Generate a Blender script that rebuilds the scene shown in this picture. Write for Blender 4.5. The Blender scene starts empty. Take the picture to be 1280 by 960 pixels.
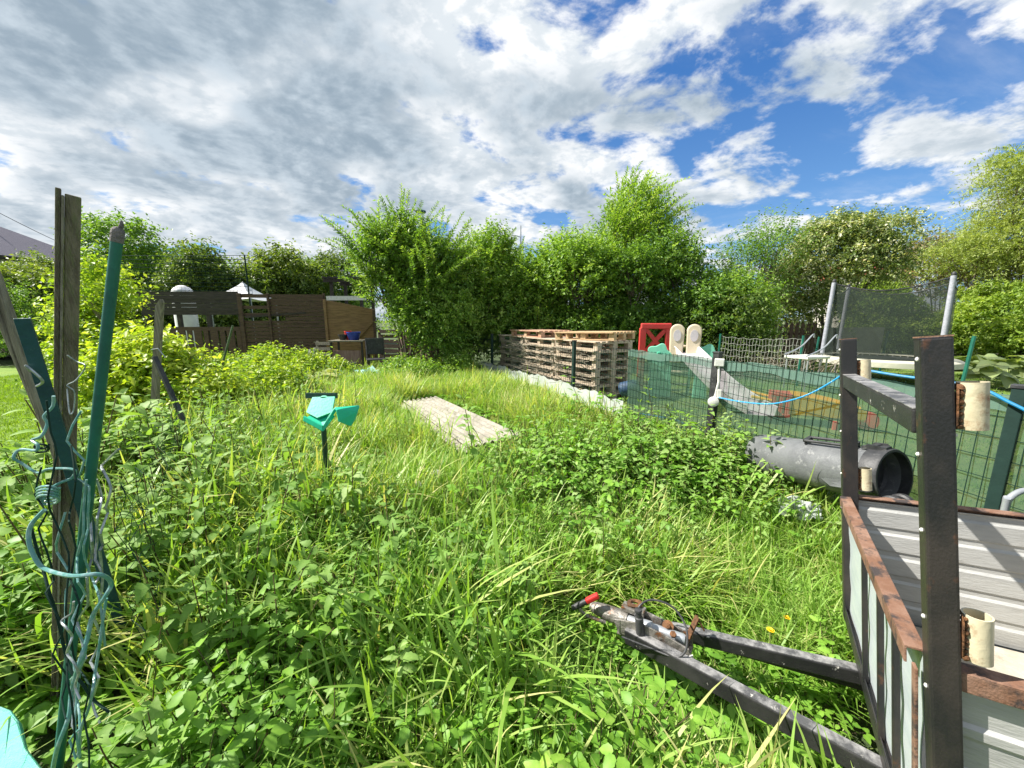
import bpy, bmesh, math, random
import numpy as np
from mathutils import Vector, Matrix, noise as mnoise

random.seed(7)
rng = np.random.default_rng(11)
SC = bpy.context.scene
COL = SC.collection
R = math.radians

# ------------------------------------------------------------------ camera model (used to measure the place)
FPX, PITCH, EYE = 462.0, math.atan(80 / 462.0), 1.6
CP, SP = math.cos(PITCH), math.sin(PITCH)

def P(px, py, d):
    """point at optical depth d on the sight line of a photograph pixel"""
    r, u = (px - 640) / FPX, (480 - py) / FPX
    return Vector((r * d, (CP + u * SP) * d, EYE + (u * CP - SP) * d))

def G(px, py, z=0.0):
    """point at height z on that sight line"""
    r, u = (px - 640) / FPX, (480 - py) / FPX
    d = (z - EYE) / (u * CP - SP)
    return P(px, py, d)

def proj(x, y, z):
    d = y * CP - (z - EYE) * SP
    u = y * SP + (z - EYE) * CP
    d = np.maximum(d, 1e-3)
    return 640 + FPX * x / d, 480 - FPX * u / d

def PV(px, py, A, B):
    """point of the vertical plane through A and B on a sight line"""
    d = P(px, py, 1.0) - Vector((0, 0, EYE))
    n = Vector((-(B[1] - A[1]), B[0] - A[0], 0))
    t = (n.x * A[0] + n.y * A[1]) / (n.x * d.x + n.y * d.y)
    return Vector((0, 0, EYE)) + d * t

def sstep(a, b, x):
    t = np.clip((x - a) / (b - a), 0, 1)
    return t * t * (3 - 2 * t)

def ground_z(x, y):
    x = np.asarray(x, float); y = np.asarray(y, float)
    h = 0.24 * sstep(1.6, 5.2, y)
    h = h + 0.17 * np.exp(-(((x - 2.25) / 0.65) ** 2 + ((y - 2.75) / 0.55) ** 2))
    h = h + 0.025 * np.sin(x * 1.7 + 0.6 * np.sin(y * 1.3)) * np.sin(y * 1.9 + 0.8)
    h = h + 0.012 * np.sin(x * 5.1 + y * 2.3) * np.sin(y * 4.3 - x * 1.1)
    return h

# ------------------------------------------------------------------ materials
def newmat(name):
    m = bpy.data.materials.new(name); m.use_nodes = True
    nt = m.node_tree; nt.nodes.clear()
    out = nt.nodes.new('ShaderNodeOutputMaterial')
    return m, nt, out

def nd(nt, t, **kw):
    n = nt.nodes.new(t)
    for k, v in kw.items():
        if k.startswith('i_'):
            n.inputs[k[2:].replace('_', ' ')].default_value = v
        else:
            setattr(n, k, v)
    return n

def rgba(c): return (c[0], c[1], c[2], 1.0)

def pm(name, c1, c2=None, scale=6.0, rough=0.6, metal=0.0, bump=0.15, bscale=60.0, lo=0.42, hi=0.62,
       c3=None, scale3=20.0, lo3=0.6, hi3=0.7, stretch=(1, 1, 1), spec=0.4):
    """paint / wood / metal: two colours mixed by stretched noise, a third in worn patches, fine bump"""
    m, nt, out = newmat(name)
    b = nd(nt, 'ShaderNodeBsdfPrincipled', i_Roughness=rough, i_Metallic=metal)
    b.inputs['Specular IOR Level'].default_value = spec
    tc = nd(nt, 'ShaderNodeTexCoord'); mp = nd(nt, 'ShaderNodeMapping'); mp.inputs['Scale'].default_value = stretch
    nt.links.new(tc.outputs['Object'], mp.inputs['Vector'])
    col = None
    c2 = c2 or tuple(v * 0.7 for v in c1)
    n1 = nd(nt, 'ShaderNodeTexNoise', i_Scale=scale, i_Detail=6.0, i_Roughness=0.65)
    nt.links.new(mp.outputs[0], n1.inputs['Vector'])
    mr = nd(nt, 'ShaderNodeMapRange'); mr.inputs[1].default_value = lo; mr.inputs[2].default_value = hi
    nt.links.new(n1.outputs['Fac'], mr.inputs[0])
    mx = nd(nt, 'ShaderNodeMix', data_type='RGBA'); mx.inputs['A'].default_value = rgba(c1); mx.inputs['B'].default_value = rgba(c2)
    nt.links.new(mr.outputs[0], mx.inputs['Factor']); col = mx.outputs['Result']
    if c3:
        n3 = nd(nt, 'ShaderNodeTexNoise', i_Scale=scale3, i_Detail=8.0, i_Roughness=0.7)
        nt.links.new(mp.outputs[0], n3.inputs['Vector'])
        m3 = nd(nt, 'ShaderNodeMapRange'); m3.inputs[1].default_value = lo3; m3.inputs[2].default_value = hi3
        nt.links.new(n3.outputs['Fac'], m3.inputs[0])
        x3 = nd(nt, 'ShaderNodeMix', data_type='RGBA'); x3.inputs['B'].default_value = rgba(c3)
        nt.links.new(m3.outputs[0], x3.inputs['Factor']); nt.links.new(col, x3.inputs['A']); col = x3.outputs['Result']
    nt.links.new(col, b.inputs['Base Color'])
    rr = nd(nt, 'ShaderNodeMapRange'); rr.inputs[3].default_value = max(rough - 0.12, 0.05); rr.inputs[4].default_value = min(rough + 0.15, 1)
    nt.links.new(n1.outputs['Fac'], rr.inputs[0]); nt.links.new(rr.outputs[0], b.inputs['Roughness'])
    if bump:
        nb = nd(nt, 'ShaderNodeTexNoise', i_Scale=bscale, i_Detail=5.0)
        nt.links.new(mp.outputs[0], nb.inputs['Vector'])
        bp = nd(nt, 'ShaderNodeBump', i_Strength=bump, i_Distance=0.02)
        nt.links.new(nb.outputs['Fac'], bp.inputs['Height']); nt.links.new(bp.outputs[0], b.inputs['Normal'])
    nt.links.new(b.outputs[0], out.inputs[0])
    return m

def leafmat(name, ramp, trans=0.4, rough=0.5, tcol=(1.7, 1.75, 0.6), spec=0.35, mottle=False):
    """leaf: colour from the per-leaf value 'tint' through a ramp; light passes through it"""
    m, nt, out = newmat(name)
    at = nd(nt, 'ShaderNodeAttribute', attribute_name='tint')
    cr = nd(nt, 'ShaderNodeValToRGB')
    els = cr.color_ramp.elements
    while len(els) > 1: els.remove(els[-1])
    els[0].position = ramp[0][0]; els[0].color = rgba(ramp[0][1])
    for p, c in ramp[1:]:
        e = els.new(p); e.color = rgba(c)
    tc = nd(nt, 'ShaderNodeTexCoord'); nz = nd(nt, 'ShaderNodeTexNoise', i_Scale=75.0, i_Detail=3.0); nt.links.new(tc.outputs['Object'], nz.inputs['Vector'])
    ad = nd(nt, 'ShaderNodeMath', operation='MULTIPLY_ADD'); ad.inputs[1].default_value = 0.36; nt.links.new(nz.outputs['Fac'], ad.inputs[0])
    sb = nd(nt, 'ShaderNodeMath', operation='SUBTRACT'); sb.inputs[1].default_value = 0.18; nt.links.new(at.outputs['Fac'], sb.inputs[0]); nt.links.new(sb.outputs[0], ad.inputs[2])
    nt.links.new(ad.outputs[0] if mottle else at.outputs['Fac'], cr.inputs[0])
    b = nd(nt, 'ShaderNodeBsdfPrincipled', i_Roughness=rough); b.inputs['Specular IOR Level'].default_value = spec
    nt.links.new(cr.outputs[0], b.inputs['Base Color'])
    mu = nd(nt, 'ShaderNodeMix', data_type='RGBA', blend_type='MULTIPLY'); mu.inputs['Factor'].default_value = 1
    mu.inputs['B'].default_value = rgba(tcol); nt.links.new(cr.outputs[0], mu.inputs['A'])
    t = nd(nt, 'ShaderNodeBsdfTranslucent'); nt.links.new(mu.outputs['Result'], t.inputs[0])
    mx = nd(nt, 'ShaderNodeMixShader', i_Fac=trans)
    nt.links.new(b.outputs[0], mx.inputs[1]); nt.links.new(t.outputs[0], mx.inputs[2])
    nt.links.new(mx.outputs[0], out.inputs[0])
    return m

def netmat(name, col, opacity=0.55, var=0.12):
    """knitted net too fine to resolve: part of the light passes straight through"""
    m, nt, out = newmat(name)
    d = nd(nt, 'ShaderNodeBsdfDiffuse'); d.inputs[0].default_value = rgba(col)
    t = nd(nt, 'ShaderNodeBsdfTranslucent'); t.inputs[0].default_value = rgba(col)
    a = nd(nt, 'ShaderNodeMixShader', i_Fac=0.35)
    nt.links.new(d.outputs[0], a.inputs[1]); nt.links.new(t.outputs[0], a.inputs[2])
    tr = nd(nt, 'ShaderNodeBsdfTransparent')
    tc = nd(nt, 'ShaderNodeTexCoord'); n = nd(nt, 'ShaderNodeTexNoise', i_Scale=9.0, i_Detail=8.0, i_Roughness=0.7)
    nt.links.new(tc.outputs['Object'], n.inputs['Vector'])
    mr = nd(nt, 'ShaderNodeMapRange'); mr.inputs[1].default_value = 0.3; mr.inputs[2].default_value = 0.7
    mr.inputs[3].default_value = opacity - var; mr.inputs[4].default_value = opacity + var
    nt.links.new(n.outputs['Fac'], mr.inputs[0])
    x = nd(nt, 'ShaderNodeMixShader'); nt.links.new(mr.outputs[0], x.inputs[0])
    nt.links.new(tr.outputs[0], x.inputs[1]); nt.links.new(a.outputs[0], x.inputs[2])
    nt.links.new(x.outputs[0], out.inputs[0])
    return m

# ------------------------------------------------------------------ objects and names
def tag(o, label=None, cat=None, group=None, kind=None):
    if label: o['label'] = label
    if cat: o['category'] = cat
    if group: o['group'] = group
    if kind: o['kind'] = kind
    return o

def thing(name, label, cat, loc=(0, 0, 0), rotz=0.0, group=None):
    o = bpy.data.objects.new(name, None); COL.objects.link(o)
    o.location = loc; o.rotation_euler = (0, 0, rotz); o.empty_display_size = 0.1
    return tag(o, label, cat, group)

def copy_tree(o, parent=None):
    c = o.copy(); COL.objects.link(c)
    if parent is not None: c.parent = parent
    for ch in list(o.children): copy_tree(ch, c)
    return c

class MB:
    """collects shapes into one mesh"""
    def __init__(s, M=None): s.v = []; s.f = []; s.M = M or Matrix.Identity(4)
    def add(s, vs, fs):
        k = len(s.v); s.v += [s.M @ Vector(v) for v in vs]; s.f += [[i + k for i in f] for f in fs]; return s
    def box(s, c, d, rot=None):
        x, y, z = d[0] / 2, d[1] / 2, d[2] / 2
        vs = [Vector((sx * x, sy * y, sz * z)) for sz in (-1, 1) for sy in (-1, 1) for sx in (-1, 1)]
        if rot is not None: vs = [rot @ v for v in vs]
        c = Vector(c)
        return s.add([v + c for v in vs], [(0, 2, 3, 1), (4, 5, 7, 6), (0, 1, 5, 4), (2, 6, 7, 3), (0, 4, 6, 2), (1, 3, 7, 5)])
    def beam(s, a, b, w, h, up=(0, 0, 1)):
        """box-section bar from a to b"""
        a, b = Vector(a), Vector(b); d = (b - a); L = d.length; d.normalize()
        up = Vector(up)
        if abs(d.dot(up)) > 0.98: up = Vector((1, 0, 0))
        x = d.cross(up).normalized(); z = x.cross(d)
        rot = Matrix((x, d, z)).transposed()
        return s.box((a + b) / 2, (w, L, h), rot)
    def tube(s, pts, r, n=8, cap=True):
        pts = [Vector(p) for p in pts]; m = len(pts)
        rs = r if hasattr(r, '__len__') else [r] * m
        vs, fs = [], []
        t0 = (pts[1] - pts[0]).normalized()
        up = Vector((0, 0, 1)) if abs(t0.z) < 0.9 else Vector((1, 0, 0))
        x = t0.cross(up).normalized()
        for i in range(m):
            t = (pts[min(i + 1, m - 1)] - pts[max(i - 1, 0)]).normalized()
            x = (x - t * x.dot(t)); x = x.normalized() if x.length > 1e-6 else t.orthogonal().normalized()
            y = t.cross(x)
            for k in range(n):
                a = 2 * math.pi * k / n
                vs.append(pts[i] + (x * math.cos(a) + y * math.sin(a)) * rs[i])
        for i in range(m - 1):
            for k in range(n):
                a, b = i * n + k, i * n + (k + 1) % n
                fs.append((a, b, b + n, a + n))
        if cap: fs += [tuple(range(n))[::-1], tuple(range((m - 1) * n, m * n))]
        return s.add(vs, fs)
    def slab(s, pts, t, n=None):
        """polygon (any outline, list of points) given a thickness along its normal"""
        pts = [Vector(p) for p in pts]
        if n is None:
            n = Vector((0, 0, 0))
            for i in range(len(pts)):
                n += (pts[i] - pts[0]).cross(pts[(i + 1) % len(pts)] - pts[0])
            n.normalize()
        k = len(pts); o = Vector(n) * t / 2
        vs = [p + o for p in pts] + [p - o for p in pts]
        fs = [tuple(range(k)), tuple(range(2 * k - 1, k - 1, -1))] + [(i, i + k, (i + 1) % k + k, (i + 1) % k) for i in range(k)]
        return s.add(vs, fs)
    def grid(s, rows, thick=0.0):
        """rows of points, optional thickness downwards along the local normal"""
        m, n = len(rows), len(rows[0])
        vs = [Vector(p) for r in rows for p in r]
        fs = [(i * n + j, i * n + j + 1, (i + 1) * n + j + 1, (i + 1) * n + j) for i in range(m - 1) for j in range(n - 1)]
        if thick:
            nn = (vs[1] - vs[0]).cross(vs[n] - vs[0]).normalized() * thick
            k = len(vs); vs = vs + [v - nn for v in vs]
            fs = fs + [tuple(i + k for i in f[::-1]) for f in fs]
            ring = list(range(n)) + [i * n + n - 1 for i in range(1, m)] + list(range((m - 1) * n + n - 2, (m - 1) * n - 1, -1)) + [i * n for i in range(m - 2, 0, -1)]
            fs += [(ring[i], ring[i] + k, ring[(i + 1) % len(ring)] + k, ring[(i + 1) % len(ring)]) for i in range(len(ring))]
        return s.add(vs, fs)
    def lathe(s, prof, c=(0, 0, 0), axis=(0, 0, 1), n=24, cap=True):
        """profile [(radius, height)] turned round an axis through c"""
        c = Vector(c); a = Vector(axis).normalized(); x = a.orthogonal().normalized(); y = a.cross(x)
        vs, fs = [], []
        for r, h in prof:
            for k in range(n):
                w = 2 * math.pi * k / n
                vs.append(c + a * h + (x * math.cos(w) + y * math.sin(w)) * r)
        for i in range(len(prof) - 1):
            for k in range(n):
                p, q = i * n + k, i * n + (k + 1) % n
                fs.append((p, q, q + n, p + n))
        if cap: fs += [tuple(range(n))[::-1], tuple(range((len(prof) - 1) * n, len(prof) * n))]
        return s.add(vs, fs)
    def build(s, name, mat, parent=None, smooth=False, bevel=0.0):
        me = bpy.data.meshes.new(name)
        me.from_pydata([tuple(v) for v in s.v], [], s.f)
        if bevel:
            bm = bmesh.new(); bm.from_mesh(me)
            bmesh.ops.recalc_face_normals(bm, faces=bm.faces)
            es = [e for e in bm.edges if len(e.link_faces) == 2 and e.calc_face_angle(0) > 0.6]
            bmesh.ops.bevel(bm, geom=es, offset=bevel, segments=2, affect='EDGES', profile=0.6, clamp_overlap=True)
            bm.to_mesh(me); bm.free()
        else:
            bm = bmesh.new(); bm.from_mesh(me); bmesh.ops.recalc_face_normals(bm, faces=bm.faces); bm.to_mesh(me); bm.free()
        if smooth:
            me.polygons.foreach_set('use_smooth', [True] * len(me.polygons))
            try: me.set_sharp_from_angle(angle=R(40))
            except Exception: pass
        me.materials.append(mat)
        o = bpy.data.objects.new(name, me); COL.objects.link(o)
        if parent is not None: o.parent = parent
        return o

def smooth_line(pts, k=6):
    """Catmull-Rom through points"""
    pts = [Vector(p) for p in pts]; q = [pts[0]] + pts + [pts[-1]]; out = []
    for i in range(1, len(q) - 2):
        a, b, c, d = q[i - 1], q[i], q[i + 1], q[i + 2]
        for j in range(k):
            t = j / k
            out.append(0.5 * ((2 * b) + (c - a) * t + (2 * a - 5 * b + 4 * c - d) * t * t + (3 * b - a - 3 * c + d) * t ** 3))
    out.append(pts[-1]); return out

# ------------------------------------------------------------------ leaf-sized geometry in bulk
class Acc:
    """vertices, loops, face sizes and a per-vertex tint, gathered for one large mesh"""
    def __init__(s): s.V = []; s.L = []; s.S = []; s.T = []; s.n = 0
    def add(s, V, L, S, T):
        s.V.append(V); s.L.append(L + s.n); s.S.append(S); s.T.append(T); s.n += len(V)
    def arrays(s):
        return np.concatenate(s.V), np.concatenate(s.L), np.concatenate(s.S), np.concatenate(s.T)
    def build(s, name, mat, parent=None, smooth=False, off=(0, 0, 0)):
        V, L, S, T = s.arrays(); V = V - np.array(off)
        me = bpy.data.meshes.new(name)
        me.vertices.add(len(V)); me.vertices.foreach_set('co', V.astype(np.float32).ravel())
        me.loops.add(len(L)); me.loops.foreach_set('vertex_index', L.astype(np.int32))
        me.polygons.add(len(S)); st = np.concatenate(([0], np.cumsum(S)[:-1])).astype(np.int32)
        me.polygons.foreach_set('loop_start', st)
        if smooth: me.polygons.foreach_set('use_smooth', np.ones(len(S), bool))
        a = me.attributes.new('tint', 'FLOAT', 'POINT'); a.data.foreach_set('value', T.astype(np.float32))
        me.update(calc_edges=True); me.materials.append(mat)
        o = bpy.data.objects.new(name, me); COL.objects.link(o)
        if parent is not None: o.parent = parent
        return o

def tpl(V, F, T=None):
    V = np.array(V, float)
    return V, np.array([i for f in F for i in f]), np.array([len(f) for f in F]), (np.zeros(len(V)) if T is None else np.array(T, float))

def leaf_tpl(rows, width, serr=0.0, fold=0.25, droop=0.25, profile=None):
    """leaf along +x, length 1"""
    V, F = [], []
    profile = profile or (lambda t: math.sin(math.pi * t ** 0.75) ** 0.9)
    for i in range(rows + 1):
        t = i / rows
        w = width * max(profile(t), 0.0) * (1 + serr * (1 if i % 2 else -1)) if 0 < i < rows else 0.0
        z = -droop * t * t
        if w == 0.0:
            V.append((t, 0, z))
        else:
            V += [(t - w * 0.12, w, z + fold * w), (t, 0, z), (t - w * 0.12, -w, z + fold * w)]
    base, tip = 0, len(V) - 1
    F += [(base, 2, 1), (base, 3, 2)]
    for i in range(1, rows - 1):
        a = 1 + (i - 1) * 3
        F += [(a, a + 1, a + 4, a + 3), (a + 1, a + 2, a + 5, a + 4)]
    a = 1 + (rows - 2) * 3
    F += [(a, a + 1, tip), (a + 1, a + 2, tip)]
    T = [0.09 if abs(v[1]) < 1e-9 else -0.04 for v in V]      # pale midrib
    return tpl(V, F, T)

LEAF_LO = tpl([(0, 0, 0), (0.45, 0.26, 0.07), (1, 0, -0.12), (0.45, -0.26, 0.07)], [(0, 2, 1), (0, 3, 2)])
LEAF_MID = leaf_tpl(4, 0.27, 0.0)
LEAF_NETTLE = leaf_tpl(8, 0.30, 0.13, 0.22, 0.35, lambda t: (math.sin(math.pi * min(t * 1.0, 1) ** 0.55)) ** 0.85)
LEAF_ELDER = leaf_tpl(7, 0.31, 0.09, 0.2, 0.2)
LEAF_NARROW = tpl([(0, 0, 0), (0.4, 0.13, 0.04), (1, 0, -0.1), (0.4, -0.13, 0.04)], [(0, 2, 1), (0, 3, 2)])

def norm(a): return a / np.maximum(np.linalg.norm(a, axis=-1, keepdims=True), 1e-9)

def place(t, pos, X, size, tint, up=None, width=None, roll=None):
    """copies of template t: local x along X, local z near up"""
    V, L, S, T = t; n = len(pos)
    X = norm(np.asarray(X, float))
    if up is None: up = np.tile([0.0, 0.0, 1.0], (n, 1))
    Y = norm(np.cross(up, X) + 1e-5); Z = np.cross(X, Y)
    if roll is not None:
        c, s_ = np.cos(roll)[:, None], np.sin(roll)[:, None]
        Y, Z = Y * c + Z * s_, Z * c - Y * s_
    sz = np.asarray(size)[:, None, None]
    wd = 1.0 if width is None else np.asarray(width)[:, None, None]
    W = pos[:, None, :] + sz * (V[None, :, 0:1] * X[:, None, :] + wd * V[None, :, 1:2] * Y[:, None, :] + V[None, :, 2:3] * Z[:, None, :])
    k = len(V)
    LL = (L[None, :] + (np.arange(n) * k)[:, None]).ravel()
    TT = (T[None, :] + np.asarray(tint)[:, None]).ravel()
    return W.reshape(-1, 3), LL, np.tile(S, n), TT

def tube_arr(pts, r0, r1, n=3):
    """thin tapering stem as arrays"""
    pts = np.asarray(pts, float); m = len(pts); V = []; L = []
    for i in range(m):
        t = pts[min(i + 1, m - 1)] - pts[max(i - 1, 0)]; t = t / (np.linalg.norm(t) + 1e-9)
        a = np.array([1.0, 0, 0]) if abs(t[0]) < 0.8 else np.array([0, 1.0, 0])
        x = np.cross(t, a); x /= np.linalg.norm(x); y = np.cross(t, x)
        r = r0 + (r1 - r0) * i / (m - 1)
        for k in range(n):
            w = 2 * math.pi * k / n; V.append(pts[i] + (x * math.cos(w) + y * math.sin(w)) * r)
    for i in range(m - 1):
        for k in range(n):
            a, b = i * n + k, i * n + (k + 1) % n
            L += [a, b, b + n, a + n]
    return np.array(V), np.array(L), np.full((m - 1) * n, 4)

def plant(acc_parts):
    a = Acc()
    for p in acc_parts: a.add(*p)
    return a.arrays()

# ================================================================== camera, sky, sun
cam_d = bpy.data.cameras.new('camera'); cam = bpy.data.objects.new('camera', cam_d); COL.objects.link(cam)
cam.location = (0, 0, EYE); cam.rotation_euler = (math.pi / 2 - PITCH, 0, 0)
cam_d.sensor_width = 36.0; cam_d.lens = 36.0 * FPX / 1280; cam_d.clip_start = 0.02; cam_d.clip_end = 900
SC.camera = cam

SUN_AZ, SUN_EL = R(-84), R(47)          # azimuth from +Y towards +X
sun_dir = Vector((math.sin(SUN_AZ) * math.cos(SUN_EL), math.cos(SUN_AZ) * math.cos(SUN_EL), math.sin(SUN_EL)))
sl = bpy.data.lights.new('sun', 'SUN'); sl.energy = 5.0; sl.angle = R(0.55); sl.color = (1.0, 0.955, 0.88)
so = bpy.data.objects.new('sun', sl); COL.objects.link(so)
so.rotation_euler = sun_dir.to_track_quat('Z', 'Y').to_euler(); so.location = sun_dir * 50

def make_world():
    w = bpy.data.worlds.new('World'); SC.world = w; w.use_nodes = True
    nt = w.node_tree; nt.nodes.clear(); lk = nt.links.new
    out = nd(nt, 'ShaderNodeOutputWorld'); bg = nd(nt, 'ShaderNodeBackground'); bg.inputs[1].default_value = 0.1
    sky = nd(nt, 'ShaderNodeTexSky', sky_type='NISHITA'); sky.sun_disc = False
    sky.sun_elevation = SUN_EL; sky.sun_rotation = SUN_AZ
    sky.air_density = 1.0; sky.dust_density = 0.1; sky.ozone_density = 2.2
    tc = nd(nt, 'ShaderNodeTexCoord'); sp = nd(nt, 'ShaderNodeSeparateXYZ'); lk(tc.outputs['Generated'], sp.inputs[0])
    def M(op, a, b=None, c=None):
        n = nd(nt, 'ShaderNodeMath', operation=op)
        for i, v in enumerate((a, b, c)):
            if v is None: continue
            if isinstance(v, (int, float)): n.inputs[i].default_value = v
            else: lk(v, n.inputs[i])
        return n.outputs[0]
    def smap(v, lo, hi, a=0.0, b=1.0):
        n = nd(nt, 'ShaderNodeMapRange', interpolation_type='SMOOTHSTEP')
        n.inputs[1].default_value = lo; n.inputs[2].default_value = hi; n.inputs[3].default_value = a; n.inputs[4].default_value = b
        lk(v, n.inputs[0]); return n.outputs[0]
    def mixc(f, a, b):
        n = nd(nt, 'ShaderNodeMix', data_type='RGBA')
        if isinstance(f, (int, float)): n.inputs['Factor'].default_value = f
        else: lk(f, n.inputs['Factor'])
        for k, v in (('A', a), ('B', b)):
            if isinstance(v, tuple): n.inputs[k].default_value = rgba(v)
            else: lk(v, n.inputs[k])
        return n.outputs['Result']
    X, Y, Z = sp.outputs[0], sp.outputs[1], sp.outputs[2]
    zz = M('ADD', M('MAXIMUM', Z, 0.0), 0.24)
    u, v = M('DIVIDE', X, zz), M('DIVIDE', Y, zz)
    cb = nd(nt, 'ShaderNodeCombineXYZ'); lk(u, cb.inputs[0]); lk(v, cb.inputs[1]); cb.inputs[2].default_value = CLOUD_SEED
    def noise(scale, detail, rough, dist=0.0, off=(0, 0, 0), sc=(1, 1, 1), rot=0.0):
        mp = nd(nt, 'ShaderNodeMapping'); mp.inputs['Location'].default_value = off; mp.inputs['Scale'].default_value = sc
        mp.inputs['Rotation'].default_value = (0, 0, rot)
        lk(cb.outputs[0], mp.inputs[0])
        n = nd(nt, 'ShaderNodeTexNoise', i_Scale=scale, i_Detail=detail, i_Roughness=rough, i_Distortion=dist)
        lk(mp.outputs[0], n.inputs['Vector']); return n.outputs['Fac']
    big = noise(0.8, 2.0, 0.5, 0.2, (3.1, 1.7, 0), (1, 1.2, 1), R(20))
    puff = noise(3.3, 9.0, 0.58, 0.15, (0, 0, 0), (1, 1.1, 1), R(-15))
    puffs = noise(3.3, 9.0, 0.58, 0.15, (-0.035, 0.008, 0), (1, 1.1, 1), R(-15))      # the same clouds sampled a step towards the sun
    soft = noise(1.6, 4.0, 0.5, 0.2, (7.7, 2.2, 0), (1, 1.4, 1), R(30))
    wisp = noise(1.1, 9.0, 0.66, 0.6, (1.5, 8.8, 0), (1.0, 2.2, 1), R(35))
    # more cloud towards the left and overhead, open blue on the right
    side = smap(X, -0.6, 0.45, 0.082, -0.004)
    dens = M('ADD', M('ADD', M('MULTIPLY', big, 0.28), M('MULTIPLY', puff, 0.72)), side)
    dens = M('ADD', dens, smap(Z, 0.0, 0.30, 0.012, 0.0))
    alpha = smap(dens, 0.452, 0.54)
    veil = smap(wisp, 0.42, 0.75, 0.0, 0.34)
    alpha = M('MAXIMUM', alpha, M('MULTIPLY', veil, smap(X, -0.6, 0.5, 1.0, 0.6)))
    # thick parts grey underneath, thin edges and the sunward sides bright
    core = M('ADD', M('ADD', M('MULTIPLY', soft, 0.62), M('MULTIPLY', puff, 0.38)), M('MULTIPLY', side, 0.9))
    thick = M('MULTIPLY', smap(core, 0.46, 0.62), smap(Z, 0.08, 0.36, 0.68, 1.0))
    relief = smap(M('SUBTRACT', puff, puffs), -0.045, 0.045)
    lit = mixc(relief, CL_MID, CL_LIT)
    relief2 = smap(M('ADD', M('SUBTRACT', puff, puffs), M('MULTIPLY', M('SUBTRACT', soft, 0.5), -0.35)), -0.13, 0.12)
    dark = mixc(relief2, CL_DARK, CL_GREY)
    cl = mixc(thick, lit, dark)
    tint = nd(nt, 'ShaderNodeMix', data_type='RGBA', blend_type='MULTIPLY'); tint.inputs['Factor'].default_value = 1
    lk(sky.outputs[0], tint.inputs['A']); tint.inputs['B'].default_value = rgba(SKY_TINT)
    blue = mixc(smap(Z, -0.02, 0.55), (1.25, 2.35, 3.9), (0.22, 0.85, 2.55))
    c = mixc(alpha, mixc(0.65, tint.outputs['Result'], blue), cl)
    lk(c, bg.inputs[0]); lk(bg.outputs[0], out.inputs[0])

CLOUD_SEED = 4.3
CL_LIT, CL_MID, CL_GREY, CL_DARK = (5.0, 5.05, 5.1), (3.7, 4.0, 4.25), (2.9, 3.35, 3.75), (1.55, 1.98, 2.4)
SKY_TINT = (0.40, 0.66, 0.86)
make_world()
vs = SC.view_settings
vs.view_transform = 'Standard'; vs.look = 'None'; vs.gamma = 1.0; vs.exposure = 1.1; vs.use_curve_mapping = False
SC.cycles.max_bounces = 7; SC.cycles.transparent_max_bounces = 24; SC.cycles.diffuse_bounces = 4; SC.cycles.transmission_bounces = 4
SC.cycles.use_denoising = True

# ================================================================== layout measured from the photograph
FP = [Vector((-2.4, 10.9, 0)), G(615, 419, 1.24), G(718, 428, 1.24), G(897, 446, 1.24), G(1275, 490, 1.24)]
FP = [Vector((p.x, p.y, 0)) for p in FP]
FP.append(FP[-1] + (FP[-1] - FP[-2]).normalized() * 2.0)
LP = [(-0.4, 0.1), (-1.25, 1.05), (-2.75, 3.0), (-5.2, 6.2), (-9.0, 10.6)]      # old wire fence on the left, lawn beyond it

def side_of(poly, x, y):
    """>0 on the right-hand side of the polyline (walking from its first to last point), nearest segment decides"""
    x = np.asarray(x, float); y = np.asarray(y, float)
    best = np.full(x.shape, 1e9); sg = np.zeros(x.shape)
    for (a, b) in zip(poly[:-1], poly[1:]):
        dx, dy = b[0] - a[0], b[1] - a[1]; l2 = dx * dx + dy * dy
        t = np.clip(((x - a[0]) * dx + (y - a[1]) * dy) / l2, 0, 1)
        d = np.hypot(x - a[0] - t * dx, y - a[1] - t * dy)
        s_ = ((x - a[0]) * dy - (y - a[1]) * dx) / math.sqrt(l2)
        m = d < best - 1e-9; best = np.where(m, d, best); sg = np.where(m, np.where(s_ >= 0, d, -d), sg)
    return sg
# plot is where fence side < 0 (FP walked from far to near: right-hand = plot?) resolved by a known plot point
_s = float(side_of(FP, np.array([0.5]), np.array([3.0]))[0]); F_SIGN = 1 if _s > 0 else -1
_s = float(side_of(LP, np.array([0.5]), np.array([3.0]))[0]); L_SIGN = 1 if _s > 0 else -1
def in_plot(x, y): return F_SIGN * side_of(FP, x, y)
def right_of_left(x, y): return L_SIGN * side_of(LP, x, y)

# trailer pose (fitted to the photograph)
TR_W, TR_H, TR_HP, TR_L = 0.996, 0.514, 1.19, 0.871
_cz, _sz = math.cos(0.963), math.sin(0.963)
TRM = Matrix.Translation((1.18, 1.002, 0.384)) @ (Matrix.Rotation(0.963, 4, 'Z') @ Matrix.Rotation(-0.119, 4, 'X') @ Matrix.Rotation(0.046, 4, 'Y'))
TRI = TRM.inverted()

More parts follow.
